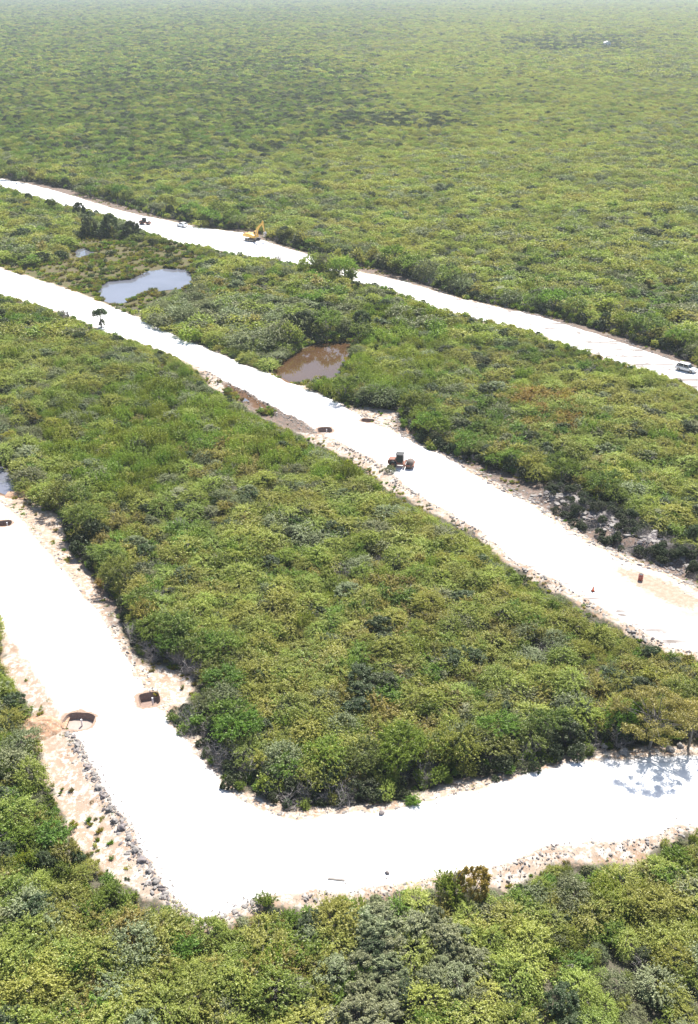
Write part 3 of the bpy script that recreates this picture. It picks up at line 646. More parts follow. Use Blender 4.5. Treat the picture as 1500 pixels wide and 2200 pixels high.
def put_plant(sp_, var, x, y, s, sz, rot, label, z=-.5, name=None, group=True):
    noun = name or SPEC[sp_][2]; cm, tm = near_parts[(sp_, var)]
    e = empty(noun, (x, y, z), rot, label, noun.split('_')[-1], GROUPS.get(noun) if group else None); ax = rnd.uniform(.82, 1.25); e.scale = (s * ax, s / ax, sz); e.rotation_euler = (rnd.gauss(0, .07), rnd.gauss(0, .07), rot)
    for nm, me in (('branches' if sp_ == 't' else 'crown', cm), ('trunk', tm)):
        o = bpy.data.objects.new(nm, me); C.objects.link(o); o.parent = e
    return e
for (sp_, j), ids in classes.items():
    ids = sorted(ids, key=lambda i: U_[i]); n = len(ids)
    for q, i in enumerate(ids):
        base = SPEC[sp_][3] + ' ' + LAND[j][2]; base = base.replace(' of the picture', '').replace('the middle of ', '').replace('near road', 'road').replace('central ', '') if len(base.split()) > 12 else base
        if n == 1: lab = base
        elif n == 2: lab = base + ', ' + ('left of two', 'right of two')[q]
        else: lab = base + ', ' + ('leftmost' if q == 0 else 'rightmost' if q == n - 1 else ORD[q - 1] + (' from left' if q < 11 else ''))
        put_plant(sp_, VV[i], X[i], Y[i], SC[i], SZ[i], R.uniform(0, 6.28), lab)
rest = np.ones(len(X), bool); rest[cand] = False
def emit(name, label, x, y, s, sz, k, v, ld, z=-.52):
    idx = [SI['%s%d_%d' % (a, b % 3 if a in 'wx' else b, c)] for a, b, c in zip(k, v, ld)]
    scatter_object(name, label, idx, x, y, np.zeros(len(x)) + z, s, R.uniform(0, 6.28, len(x)), sz)
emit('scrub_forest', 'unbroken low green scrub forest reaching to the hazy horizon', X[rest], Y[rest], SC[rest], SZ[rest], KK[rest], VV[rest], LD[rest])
emit('roadside_thicket', 'small shrubs and saplings filling the thicket margins along the roads', *edge)
print('plants', len(X), 'edge', len(edge[0]), 'individual', len(cand))

# weeds on verges, grass in the marsh
noroad = clear[:4] + [pond1, pond2, pond4]
def low(name, label, polys, spac, y0, y1, keys, smin, smax, prob, no=None):
    x, y = jgrid(y0, y1, spac); m = np.zeros(len(x), bool)
    for q in polys: m |= sdist(x, y, q) < .8
    cl_ = vnoise(x, y, .35, 31) * .6 + vnoise(x, y, .9, 32) * .4
    m &= R.uniform(0, 1, len(x)) < prob * np.clip((cl_ - .47) * 8, .02, 1); x, y = x[m], y[m]
    s = R.uniform(smin, smax, len(x)); u, v, _ = P(x, y, s * .6); ok = offroad(x, y, .15)
    for q in (noroad if no is None else no): ok &= ~inpoly(u, v, q)
    x, y, s = x[ok], y[ok], s[ok]; k = R.choice(list(keys), len(x)); s = np.where(k == 'x', s * .32, s); vv = R.randint(0, 3, len(x))
    emit(name, label, x, y, s, s * np.where(k == 'x', .8, 1), k, vv, np.zeros(len(x), int), -.48 + bankz(x, y))
low('roadside_weeds', 'patchy weeds and grass tufts on the pale road verges', verges, .7, 55, 420, 'wwwx', .3, .8, .3)
low('verge_brush', 'dark twiggy brush tangled in the rubble bank beside the middle road', [bank_w], .55, 60, 200, 'ttll', .2, .48, 2.0)
low('pond_margin_plants', 'reeds and small bushes along the muddy pond margins', [grow(q, 1.3) for q in wpond], .55, 120, 380, 'wwwx', .7, 1.4, .8, clear[:4])
low('marsh_shrubs', 'low scattered shrubs in the marsh between the roads', [marsh_w], 1.6, 240, 380, 'x', 1.0, 2.4, .2)
low('marsh_grass', 'low yellowish brown marsh grass around the ponds', [marsh_w], .95, 240, 380, 'wwwwwwww', .5, 1.3, 1.0)

# rubble: loose stones along the road edges
def rubble(name, label, line, n, spread, smin, smax, off=0, z=-.12):
    L = [Vector(p) for p in line]; seg = [(L[i + 1] - L[i]).length for i in range(len(L) - 1)]; tot = sum(seg); x = []; y = []
    for _ in range(n):
        t = rnd.random() * tot; i = 0
        while t > seg[i] and i < len(seg) - 1: t -= seg[i]; i += 1
        d = (L[i + 1] - L[i]).normalized(); p = L[i] + d * t + Vector((-d.y, d.x)) * (rnd.gauss(off, spread)); x.append(p.x); y.append(p.y)
    x = np.array(x); y = np.array(y); s = smin + (smax - smin) * R.uniform(0, 1, n) ** 3
    ok = np.ones(n, bool)
    for q in pit_polys: ok &= sdist(x, y, q) > .2
    return x[ok], y[ok], s[ok]
RB = [rubble('', '', toworld(nearL[4:14]), 1500, .55, .1, .55, -.25), rubble('', '', toworld(midL[6:]), 1500, .9, .12, .6, -.6), rubble('', '', toworld(midU[14:]), 1300, 1.3, .15, .8, 1.4),
      rubble('', '', toworld([(1180,1050),(1240,1085),(1300,1120),(1400,1160),(1500,1210)]), 2600, 1.7, .2, 1.2), rubble('', '', toworld(nearR[3:]), 900, .8, .08, .45, .5), rubble('', '', toworld(nearL[14:]), 900, .9, .08, .4, -.7),
      rubble('', '', toworld([(850,885),(880,915),(930,950),(1000,1000)]), 260, .9, .2, .8), rubble('', '', toworld(farU[10:]), 600, 1.2, .15, .8, .8), rubble('', '', toworld(nearR[:4]), 250, 1.5, .1, .5, 1)]
rx, ry, rs_ = [np.concatenate([r[i] for r in RB]) for i in range(3)]
u, v, _ = P(rx, ry, 0 * rx); dr = np.full(len(rx), 1e9)
for q in wroads: dr = np.minimum(dr, sdist(rx, ry, q))
rs_ = np.where(dr < 0, rs_ * .55, rs_)
scatter_object('rubble', 'loose limestone stones lying along the road edges', [SI['r%d_0' % k] for k in R.randint(0, 3, len(rx))], rx, ry, bankz(rx, ry) - .5 * np.clip(dr / 3.2, 0, 1) ** 2 * (3 - 2 * np.clip(dr / 3.2, 0, 1)), rs_, R.uniform(0, 6.28, len(rx)), rs_ * .8)

# ------------------------------------------------------------------ special plants
def at(px, py, z=0): g = G(px, py, z); return g
def special(sp_, px, py, s, sz, label, name, var=0, rot=0): x, y = at(px, py, -.4); return put_plant(sp_, var, x, y, s, sz, rot, label, -.45, name, False)
special('e', 978, 1938, .9, 1.15, 'dark green half of the two-coloured bush standing at the lower edge of the near road', 'leafy_bush', 0)
special('q', 1008, 1934, .85, 1.3, 'orange-brown leafy bush standing at the lower edge of the near road', 'rusty_bush', 1)
special('e', 890, 1730, .5, .5, 'single bright green bush at the thicket foot by the near road bend', 'leafy_bush', 1)
special('e', 575, 1948, .55, .6, 'dark leafy bush at the lower road edge near the outer corner', 'leafy_bush', 2)
special('f', 215, 1262, .55, .5, 'dead red-brown brush heap on the margin above the near road', 'brush_heap', 2)
special('h', 870, 900, .0001, .0001, '', 'x') if False else None
def lacy(px, py, H, r, label, n=16000, mat=L_olive, seed=5, cz=.62, stems=2):
    rs = np.random.RandomState(seed); x, y = at(px, py, -.3); e = empty('lacy_tree', (x, y, -.35), 0, label, 'tree')
    cl = []
    for k in range(90):
        a = rs.uniform(0, 6.28); q = r * math.sqrt(rs.uniform(0, 1)); cl.append((q * math.cos(a), q * math.sin(a), H * (cz + .3 * (1 - (q / r) ** 2) * rs.uniform(.1, 1)), rs.uniform(.45, .9), rs.uniform(.45, .9), .3))
    cl = np.array(cl); i = rs.randint(0, len(cl), n); d = rs.normal(0, 1, (n, 3)); d /= np.linalg.norm(d, axis=1)[:, None]
    c = cl[i, :3] + d * rs.uniform(.2, 1, (n, 1)) * cl[i, 3:]; me = leaves_mesh(c, d + [0, 0, 1.0], np.full(n, .17), rs.uniform(0, 1, n), .5, .6, rs); link('crown', me, e, mat)
    parts = []
    for s in range(stems):
        b = Vector((rs.uniform(-.4, .4), rs.uniform(-.3, .3), -.2)); tp = Vector((rs.uniform(-.8, .8), rs.uniform(-.6, .6), H * .6)); parts.append(tube([b, b.lerp(tp, .4) + Vector((.12, .1, 0)), tp], [.17, .12, .08], 7))
        for q in cl[rs.randint(0, len(cl), 16)]:
            s0 = b.lerp(tp, rs.uniform(.6, 1)); parts.append(tube([s0, s0.lerp(Vector(q[:3]), .5) + Vector((0, 0, .2)), Vector(q[:3])], [.06, .04, .015], 4))
    v, f = joinvf(parts); link('trunk', mesh('trunk', v, f), e, M_bark, True); return e
lacy(1392, 1612, 8.2, 4.5, 'tall spreading tree with bare double trunk and lacy olive crown shading the near road')
lacy(1478, 1608, 7.0, 2.6, 'slender olive tree at the right edge beside the tall lacy tree', 3000, L_olive, 8, .65, 1)
# palm-like sapling standing by the middle road
def papaya(px, py, H, r, label, n=17, seed=1, base=True, mat=L_dark):
    rs = random.Random(seed); x, y = at(px, py, -.2); e = empty('papaya_tree', (x, y, -.3), 0, label, 'tree')
    link('trunk', mesh('t', *tube([(0, 0, -.1), (.05, 0, H * .5), (0, .05, H * .85)], [.2, .15, .12], 7)), e, M_bark, True)
    cen = []; nor = []
    for k in range(n):
        a = 6.28 * k / n + rs.uniform(-.2, .2); L = r * rs.uniform(.25, .95); z = H * (1.05 - .25 * L / r) + rs.uniform(-.2, .1); p = Vector((math.cos(a) * L, math.sin(a) * L, z))
        for _ in range(90):
            d = Vector((rs.gauss(0, 1), rs.gauss(0, 1), rs.gauss(0, .9))) * .34; cen.append(tuple(p + d)); nor.append((d.x, d.y, 1))
    link('crown', leaves_mesh(np.array(cen), np.array(nor), np.full(len(cen), .42), np.random.RandomState(2).uniform(0, 1, len(cen)), .5, .4), e, mat)
    parts = [tube([(0, 0, H * .8), (c_[0] * .5, c_[1] * .5, H * .95), c_], [.03, .025, .015], 4) for c_ in cen[::90]]
    v, f = joinvf(parts); link('branches', mesh('b', v, f), e, M_bark)
    return e
for q_, (px, py, s) in enumerate([(38,438,1.0),(62,440,.9),(118,452,1.1),(170,470,1.2),(105,450,.8)]):
    special('ehehl'[q_], px, py, s, s * 1.5, ['dark sapling against the far road at the left edge', 'second dark sapling against the far road near the left edge', 'bushy sapling rising over the far road left of the dark trees', 'green tree just left of the three large dark trees', 'low dark sapling beside the bushy sapling by the far road'][q_], 'roadside_sapling', q_ % 3)
for q_, (k_, px, py, s, sz, lb) in enumerate([('g',345,682,1.5,1.2,'grey-green mound of scrub at the near bank of the marsh pond'),('g',400,700,1.7,1.3,'broad grey-green mound right of the near pond bank'),('h',455,690,1.5,1.4,'dark round clump between the marsh pond and the brown pond'),
  ('g',545,758,2.3,1.6,'widest grey-green mound left of the brown pond'),('g',600,745,2.0,1.7,'tall grey-green mound at the left bank of the brown pond'),('h',655,722,1.7,1.9,'dark tree on the far bank of the brown pond, left one'),('v',705,722,1.6,1.7,'green tree on the far bank of the brown pond, right one'),('h',780,712,1.5,1.6,'dark clump behind the right end of the brown pond')]):
    special(k_, px, py, s, sz, lb, 'scrub_mound', q_ % 4)
for q_, (k_, px, py, s, sz) in enumerate([('a',668,590,1.5,1.9),('e',684,594,1.4,1.8),('g',702,596,1.5,2.0),('a',726,600,1.4,1.9),('v',742,606,1.5,1.8),('e',758,610,1.3,1.6)]):
    special(k_, px, py, s, sz, ['leftmost', 'second from left', 'third from left', 'fourth from left', 'fifth from left', 'rightmost'][q_] + ' of the six tall trees hiding the bend of the far road', 'bend_tree', q_ % 4)
papaya(218, 706, 4.8, 1.7, 'small palm-like tree with tufted leaves standing alone against the middle road')
special('h', 220, 706, .5, .75, 'dark round shrub at the foot of the lone palm-like tree', 'dark_shrub', 1)
special('t', 143, 690, 1.4, 1.9, 'thin nearly leafless sapling standing against the white middle road left of the palm-like tree', 'bare_sapling', 1)
special('t', 600, 562, 1.1, 1.3, 'thin twiggy sapling rising over the edge of the far road below the excavator', 'bare_sapling', 2)
special('h', 330, 532, 1.0, .9, 'dark round shrub between the marsh and the far road', 'dark_shrub', 2)
special('h', 195, 508, 1.9, 2.0, 'left one of three large dark trees between the marsh and the far road', 'dark_tree', 0)
special('h', 238, 508, 1.9, 2.3, 'middle one of three large dark trees between the marsh and the far road', 'dark_tree', 1)
special('l', 282, 514, 1.6, 1.9, 'right one of three large dark trees between the marsh and the far road', 'dark_tree', 2)
special('e', 690, 588, 1.3, 1.5, 'green tree covering the bend of the far road', 'leafy_tree', 0)
special('a', 715, 592, 1.2, 1.5, 'feathery light green tree covering the bend of the far road', 'feathery_tree', 0)
for px, py, s in ((160,612,.5),(240,585,.7),(215,590,.5),(300,540,.5),(170,600,.4)):
    special('e', px, py, s, s * .8, {160: 'small green marsh bush nearest the middle road', 240: 'larger grey-green bush on the left bank of the marsh pond', 215: 'bush just left of the larger bank bush in the marsh', 300: 'small bush in the marsh grass behind the pond', 170: 'smallest bush in the left marsh grass'}[px], 'leafy_bush', px % 3)

# ------------------------------------------------------------------ mesh kit for machines
def bx(x0, x1, y0, y1, z0, z1, bev=0, tx=0, ty=0):   # box, tapered at the top by tx, ty
    import bmesh
    v = [(x0, y0, z0), (x1, y0, z0), (x1, y1, z0), (x0, y1, z0), (x0 + tx, y0 + ty, z1), (x1 - tx, y0 + ty, z1), (x1 - tx, y1 - ty, z1), (x0 + tx, y1 - ty, z1)]
    f = [(3, 2, 1, 0), (4, 5, 6, 7), (0, 1, 5, 4), (1, 2, 6, 5), (2, 3, 7, 6), (3, 0, 4, 7)]
    if not bev: return v, f
    bm = bmesh.new(); vs = [bm.verts.new(q) for q in v]; [bm.faces.new([vs[i] for i in q]) for q in f]
    bmesh.ops.bevel(bm, geom=list(bm.edges), offset=bev, segments=2, affect='EDGES', profile=.5); bm.verts.index_update()
    o = [tuple(q.co) for q in bm.verts], [tuple(w.index for w in q.verts) for q in bm.faces]; bm.free(); return o
def prism(prof, y0, y1, bev=0):        # side profile (x,z) extruded across y
    n = len(prof); v = [(a, y0, b) for a, b in prof] + [(a, y1, b) for a, b in prof]
    f = [tuple(range(n)), tuple(range(2 * n - 1, n - 1, -1))] + [(i + n, (i + 1) % n + n, (i + 1) % n, i) for i in range(n)]
    if not bev: return v, f
    import bmesh
    bm = bmesh.new(); vs = [bm.verts.new(q) for q in v]; [bm.faces.new([vs[i] for i in q]) for q in f]; bmesh.ops.recalc_face_normals(bm, faces=bm.faces)
    bmesh.ops.bevel(bm, geom=list(bm.edges), offset=bev, segments=2, affect='EDGES', profile=.5); bm.verts.index_update()
    o = [tuple(q.co) for q in bm.verts], [tuple(w.index for w in q.verts) for q in bm.faces]; bm.free(); return o
def cyl(c, r, w, axis='y', n=20, r2=None):
    r2 = r if r2 is None else r2; v = []; ax = 'xyz'.index(axis)
    for s, rr in ((-w / 2, r), (w / 2, r2)):
        for k in range(n):
            t = 2 * math.pi * k / n; p = [0, 0, 0]; p[ax] = s; p[(ax + 1) % 3] = rr * math.cos(t); p[(ax + 2) % 3] = rr * math.sin(t); v.append((p[0] + c[0], p[1] + c[1], p[2] + c[2]))
    return v, [(k, (k + 1) % n, (k + 1) % n + n, k + n) for k in range(n)] + [tuple(range(n))[::-1], tuple(range(n, 2 * n))]
def part(name, shapes, mat, parent, smooth=False):
    v, f = joinvf(shapes if isinstance(shapes, list) else [shapes]); me = mesh(name, v, f)
    import bmesh
    bm = bmesh.new(); bm.from_mesh(me); bmesh.ops.recalc_face_normals(bm, faces=bm.faces); bm.to_mesh(me); bm.free()
    return link(name, me, parent, mat, smooth)
M_yel = plain('yellow_paint', (.72, .42, .05), .45, 0, .12, 2, 0, dirt=(.5, .36, .2))
M_red = plain('red_paint', (.42, .09, .06), .5, 0, .12, 2, 0, dirt=(.4, .22, .16))
M_black = plain('black_rubber', (.02, .02, .02), .7); M_steel = plain('steel', (.35, .33, .31), .45, .6, .2, 3, 0, dirt=(.3, .22, .16))
M_glass = plain('tinted_glass', (.02, .025, .03), .08); M_white = plain('white_paint', (.8, .8, .8), .25, 0, .03); M_silver = plain('silver_paint', (.5, .51, .53), .3, .4, .05)
M_lamp = plain('lamp_glass', (.7, .7, .65), .15); M_tail = plain('tail_lamp', (.4, .02, .02), .2); M_tire = M_black

def car(px, py, rz, paint, label, suv=False):
    x, y = at(px, py); e = empty('parked_car', (x, y, .01), rz, label, 'car', None)
    H = 1.68 if suv else 1.45
    part('body', [prism([(-2.2, .42), (-2.24, .75), (-2.1, .98), (-1.2, 1.04), (1.0, 1.0), (1.95, .88), (2.22, .66), (2.22, .4), (1.9, .28), (-1.9, .28)], -.88, .88, .07)], paint, e, True)
    top = [(-2.08, .98), (-1.85, H - .08), (-1.5, H), (.25, H - .02), (.62, H - .12), (1.15, .99)] if suv else [(-1.75, .98), (-1.2, H - .06), (-.7, H), (.15, H), (.5, H - .08), (1.15, .97)]
    rf = [(top[1][0] + .02, top[1][1] + .015), (top[2][0], H + .05), (top[3][0], H + .04), (top[4][0], top[4][1] + .03), (top[4][0] - .08, top[4][1] - .04), (top[1][0] + .08, top[1][1] - .04)]
    part('windows', prism(top, -.74, .74, .04), M_glass, e, True)
    part('roof', prism(rf, -.71, .71, .03), paint, e, True)
    for s in (-1, 1):
        part('pillar', [tube([(a, s * .755, .98), (b, s * .73, H)], [.04, .04], 5) for a, b in ((-.45, -.45), (-1.7, -1.45), (1.05, .4))], paint, e)
        h = part('headlight', bx(2.1, 2.235, s * .62 - .17, s * .62 + .17, .62, .78, .03), M_lamp, e); t = part('taillight', bx(-2.26, -2.12, s * .7 - .12, s * .7 + .12, .72, .92, .02), M_tail, e)
        part('mirror', bx(.75, .9, s * .93 - .08, s * .93 + .08, .98, 1.1, .02), paint, e)
        for wx in (-1.38, 1.38):
            w = part('wheel', cyl((wx, s * .8, .34), .34, .24), M_tire, e, True); part('rim', cyl((wx, s * .905, .34), .2, .05), M_steel, w)
    return e
car(1474, 797, math.radians(-42), M_silver, 'silver SUV with white roof parked on the far road near the right edge', True)
car(392, 487, math.radians(140), M_white, 'white sedan on the far road left of the excavator')

M_cab = plain('dark_cab', (.02, .024, .022), .6)
M_rroll = plain('dusty_red_paint', (.24, .095, .06), .8, 0, .2, 3, 0, dirt=(.26, .16, .12)); M_rust = plain('rusty_steel', (.12, .09, .075), .8, 0, .2, 3)
def roller(px, py, rz, label, sc=1.0):
    x, y = at(px, py); e = empty('road_roller', (x, y, .01), rz, label, 'road roller', 'road rollers left on the roads'); e.scale = (sc,) * 3
    d = part('drum', cyl((1.75, 0, .75), .75, 2.0, 'y', 32), M_rust, e, True)
    part('drum_frame', [bx(.7, 1.9, -1.22, -1.06, .62, .95, .03), bx(.7, 1.9, 1.06, 1.22, .62, .95, .03), bx(.55, .85, -1.22, 1.22, .55, 1.05, .04), bx(2.3, 2.65, -1.2, 1.2, .6, .9, .05)], M_rroll, e)
    part('body', [prism([(-2.6, .7), (-2.65, 1.2), (-2.4, 1.62), (-.9, 1.7), (-.7, 1.1), (.45, 1.05), (.5, .6), (-2.3, .5)], -.75, .75, .08)], M_rroll, e, True)
    part('cab', [bx(-.95, .35, -.72, .72, 1.1, 2.62, .05, .08, .06)], M_cab, e); part('cab_roof', bx(-1.1, .5, -.85, .85, 2.63, 2.78, .05), M_black, e)
    part('cab_post', [tube([(a, b, 1.1), (a * .9 - .02, b * .96, 2.62)], [.05, .05], 5) for a in (-.95, .37) for b in (-.73, .73)], M_black, e)
    for s in (-1, 1): w = part('wheel', cyl((-1.5, s * .95, .72), .72, .5, 'y', 26), M_tire, e, True); part('rim', cyl((-1.5, s * 1.21, .72), .35, .06), M_rroll, w)
    return e
special('g', 838, 1018, .42, .45, 'low grey-green shrub in front of the road roller on the middle road', 'round_shrub', 1)
roller(862, 1002, math.radians(-12), 'reddish road roller with dark cab on the lower edge of the middle road', .88)
roller(312, 482, math.radians(-20), 'reddish road roller with dark cab on the far road left of the white sedan', .8)

def excavator(px, py, rz):
    x, y = at(px, py); e = empty('excavator', (x, y, .02), rz, 'yellow tracked excavator with raised boom beside the far road', 'excavator')
    for s in (-1, 1):
        t = part('track', prism([(-1.9, .1), (-2.15, .45), (-1.95, .85), (1.95, .85), (2.15, .45), (1.9, .1)], s * 1.35 - .3, s * 1.35 + .3, .06), M_black, e)
        part('roller', [cyl((q, s * 1.67, .4), .24, .05) for q in (-1.5, -.75, 0, .75, 1.5)], M_steel, t)
    part('undercarriage', [bx(-1.2, 1.2, -1.04, 1.04, .4, .85, .05), cyl((0, 0, 1.0), .75, .3, 'z', 24)], M_steel, e)
    part('house', [prism([(-2.7, 1.15), (-2.75, 2.1), (-2.5, 2.3), (-.4, 2.3), (1.5, 1.95), (1.6, 1.15)], -1.3, 1.3, .08)], M_yel, e, True)
    part('counterweight', prism([(-3.1, 1.2), (-3.15, 1.8), (-2.9, 2.15), (-2.77, 2.15), (-2.77, 1.2)], -1.25, 1.25, .06), M_yel, e, True)
    c = part('cab', bx(.1, 1.55, .35, 1.28, 2.0, 3.05, .08, .08, .04), M_yel, e); part('window', [bx(.3, 1.35, 1.262, 1.292, 2.25, 2.9), bx(1.49, 1.53, .45, 1.18, 2.1, 2.9), bx(.3, 1.35, .34, .37, 2.3, 2.9)], M_glass, c)
    part('exhaust', cyl((-1.7, -.5, 2.55), .08, .6, 'z', 10), M_black, e)
    bo = part('boom', prism([(1.3, 1.7), (1.1, 2.2), (2.1, 4.6), (4.4, 6.5), (4.75, 6.2), (2.7, 4.1), (1.9, 1.9)], -.28, .16, .04), M_yel, e, True); part('hydraulic_ram', [tube([(1.5, .1 * s_ + -.06, 1.6), (2.4, .1 * s_ - .06, 3.9)], [.09, .06], 8) for s_ in (-3.2, 3.2)], M_steel, bo)
    part('stick', prism([(4.35, 6.9), (4.8, 6.85), (5.3, 3.4), (5.1, 3.3), (4.3, 5.9)], -.22, .1, .04), M_yel, e, True)
    part('bucket', prism([(5.0, 3.45), (5.35, 3.5), (5.75, 2.9), (5.5, 2.2), (4.9, 1.9), (4.5, 2.05), (5.1, 2.4), (5.2, 2.9)], -.6, .5, .03), M_steel, e, True)
excavator(543, 517, math.radians(-35))

# red barrel and small marker
x, y = at(1376, 1246); e = empty('barrel', (x, y, .0), 0, 'small red barrel standing on the tan patch of the middle road', 'barrel')
part('shell', [cyl((0, 0, .47), .33, .9, 'z', 24)], M_red, e, True); part('hoop', [cyl((0, 0, z), .35, .05, 'z', 24) for z in (.05, .33, .62, .9)], M_red, e, True); part('lid', cyl((0, 0, .935), .3, .02, 'z', 24), M_black, e)
x, y = at(1274, 1270); e = empty('traffic_cone', (x, y, .0), 0, 'small orange-red cone near the lower edge of the middle road', 'cone')
M_cone = plain('cone_plastic', (.6, .13, .06), .5); part('cone_body', cyl((0, 0, .42), .22, .8, 'z', 20, .05), M_cone, e, True); part('cone_base', bx(-.28, .28, -.28, .28, 0, .05, .01), M_black, e)

# plank and boulders on the road
x, y = at(723, 1890); e = empty('wooden_plank', (x, y, 0), math.radians(-8), 'grey weathered plank lying on the near road', 'plank')
M_wood = plain('weathered_wood', (.2, .18, .16), .9, 0, .25, 5); part('board', [bx(-.8, .8, -.1, .1, .0, .09, .01)], M_wood, e)
def boulder(px, py, s, label, k=0, mat=None, grp='boulders lying by the roads', dz=0):
    x, y = at(px, py); me = rockmesh(40 + k, 3); o = link('boulder', me, None, mat or M_rock, True); o.location = (x, y, s * .2 + dz); o.scale = (s, s, s); o.rotation_euler = (0, 0, k)
    o['label'] = label; o['category'] = 'boulder'; o['group'] = grp
boulder(820, 1748, .6, 'dark lone stone on the near road below the thicket corner', 1, M_rockd)
boulder(1341, 1617, 1.1, 'pale boulder at the foot of the tall lacy tree', 2, dz=-.2)
boulder(1298, 1602, .8, 'smaller pale boulder in the shade left of the pale boulder', 3, dz=-.2)
boulder(1440, 1610, 1.0, 'pale boulder between the tall lacy tree and the right edge', 4, dz=-.2)
boulder(1462, 1602, .8, 'stone just right of the boulder by the lacy tree', 5, dz=-.2)
boulder(832, 1876, .45, 'small grey stone at the lower road edge right of the plank', 6, M_rockd)
for k, (px, py, s) in enumerate([(158,1583,.6),(166,1602,.7),(181,1625,.6),(190,1650,.8),(202,1672,.6),(212,1693,.9),(222,1712,.6),(236,1738,.8),(247,1762,.7),(262,1778,.9),(276,1800,.7),(292,1826,.8),(306,1848,.9),(320,1872,.7),(336,1893,.8)]):
    boulder(px, py, s, 'limestone block in the stone row left of the near road, ' + ('nearest the pit with water' if k == 0 else 'nearest the road corner' if k == 14 else ['', 'second', 'third', 'fourth', 'fifth', 'sixth', 'seventh', 'eighth', 'ninth', 'tenth', 'eleventh', 'twelfth', 'thirteenth', 'fourteenth'][k] + ' from the pit'), 10 + k, M_rockd if k % 3 == 0 else M_rock, 'row of stones along the near road', -.15)

# ------------------------------------------------------------------ pits
M_pitwall = plain('red_earth_wall', (.24, .165, .135), .95, 0, .3, 4, .7, dirt=(.34, .26, .21)); M_mud = plain('wet_mud', (.34, .27, .23), .35, 0, .2, 2)
PL = ['water-filled pit with a white post at the left edge of the near road', 'dry reddish pit on the right edge of the near road', 'reddish pit on the near road at the left edge of the picture', 'oval pit on the lower edge of the middle road above the roller', 'shallow pit on the upper edge of the middle road opposite the oval pit']
for (pt, q, lab) in zip(pits, pit_polys, PL):
    (px, py), a, b, r, dep, wet, post = pt; x, y = at(px, py); e = empty('drain_pit', (x, y, 0), 0, lab, 'pit', 'pits dug in the roads')
    L = [(u_ - x, v_ - y) for u_, v_ in q]; n = len(L)
    v = [(u_ * 1.0, w_ * 1.0, 0) for u_, w_ in L] + [(u_ * .93, w_ * .93, -dep * .5) for u_, w_ in L] + [(u_ * .82, w_ * .82, -dep) for u_, w_ in L]
    f = [(i, (i + 1) % n, (i + 1) % n + n, i + n) for i in range(n)] + [(i + n, (i + 1) % n + n, (i + 1) % n + 2 * n, i + 2 * n) for i in range(n)]
    link('pit_wall', mesh('w', v, f), e, M_pitwall, True)
    zf = -dep + .15; link('pit_floor', mesh('f', [(u_ * .9, w_ * .9, zf) for u_, w_ in L], [tuple(range(n))]), e, M_mud if wet else M_pitwall)
    if post: part('post', [bx(.25, .42, b * .05 - .08, b * .05 + .08, zf, .1, .01)], M_white, e)

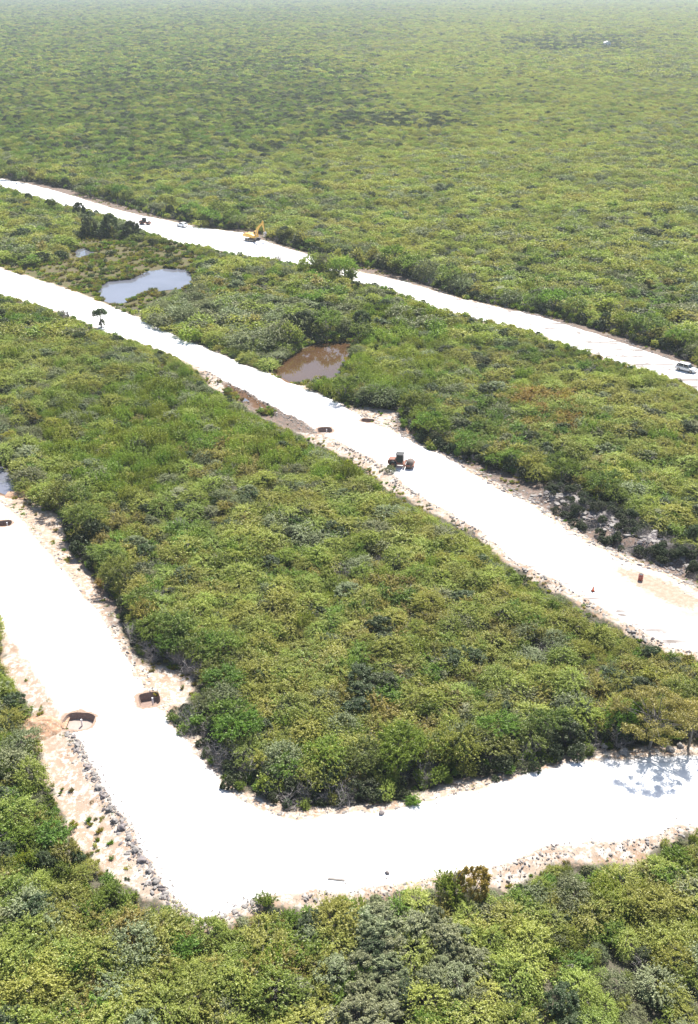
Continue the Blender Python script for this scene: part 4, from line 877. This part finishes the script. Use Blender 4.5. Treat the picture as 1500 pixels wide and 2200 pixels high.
# earth heaps of dug red soil
M_red_soil = plain('orange_soil', (.34, .20, .12), .95, 0, .25, 2, .8, dirt=(.42, .34, .26))
M_rubble = plain('rubble_heap', (.19, .165, .145), .95, 0, .35, 5, .8, dirt=(.10, .085, .07))
def heap(px, py, a, b, h, label, seed):
    x, y = at(px, py, -.2); n = 26 if seed < 6 else 60; v = []; f = []
    for i in range(n):
        for j in range(n):
            u_, w_ = (i / (n - 1) * 2 - 1), (j / (n - 1) * 2 - 1); d = math.hypot(u_, w_) + .25 * mnoise.noise((u_ * 2, w_ * 2, seed)); z = h * max(0, 1 - d) ** .7 * (1 + .5 * mnoise.noise((u_ * 4, w_ * 4, seed + 5)) + (.55 * abs(mnoise.noise((u_ * 9, w_ * 9, seed))) + .35 * mnoise.noise((u_ * 19, w_ * 19, seed)) if seed > 5 else 0)) - .08
            v.append((u_ * a, w_ * b, z))
    f = [(i * n + j, (i + 1) * n + j, (i + 1) * n + j + 1, i * n + j + 1) for i in range(n - 1) for j in range(n - 1)]
    o = link('soil_heap', mesh('soil_heap', v, f), None, M_rubble if seed > 5 else M_red_soil, seed < 6); o.location = (x, y, -.3); o['label'] = label; o['category'] = 'soil heap'; o['group'] = 'heaps of dug soil'
heap(92, 1562, 2.6, 2.2, 1.0, 'orange soil heap left of the pit with water', 1)
heap(140, 1060, 1.6, 1.5, .8, 'orange soil heap near the upper left of the near road', 2)
heap(40, 1062, 2.2, 1.4, .5, 'reddish soil heap by the left pool', 3)
heap(900, 925, 2.4, 1.8, 1.0, 'brown soil heap right of the shallow pit', 4)
heap(390, 706, 2.2, 1.5, .7, 'small reddish soil heap on the upper edge of the middle road', 5)
heap(1290, 1130, 3.2, 2.0, 1.1, 'grey rubble heap at the foot of the thicket right of the middle road', 6)
heap(1215, 1080, 2.6, 1.6, 1.0, 'rubble heap farther up the middle road thicket edge', 7)
heap(1400, 1180, 4.0, 1.7, .9, 'long rubble heap nearest the red barrel', 8)

# far white house
x, y = at(1304, 100); e = empty('white_house', (x, y, -.4), .1, 'tiny white building among dark trees near the horizon', 'house')
M_roofw = plain('white_roof', (.82, .82, .8), .7); part('wall', bx(-4, 4, -3, 3, 0, 5.2), M_white, e); part('roof', prism([(-4.6, 5.2), (0, 7.0), (4.6, 5.2)], -3.5, 3.5), M_roofw, e)
part('window', [bx(-2.5, -1.2, -3.05, -2.98, 2, 3.6), bx(1.2, 2.5, -3.05, -2.98, 2, 3.6)], M_glass, e); part('door', bx(-.6, .6, -3.06, -2.98, 0, 2.3), M_wood, e)

# ------------------------------------------------------------------ haze
m, nt, o = newmat('haze'); pv = nd(nt, 'ShaderNodeVolumePrincipled'); pv.inputs['Color'].default_value = (.50, .56, .62, 1); pv.inputs['Density'].default_value = .00017; pv.inputs['Anisotropy'].default_value = .2
nt.links.new(pv.outputs[0], o.inputs['Volume'])
v, f = bx(-6100, 6100, -60, 16100, -4.5, 82); hz = part('haze', (v, f), m, None); hz['kind'] = 'stuff'; hz['label'] = 'thin bright haze over the distant scrub'
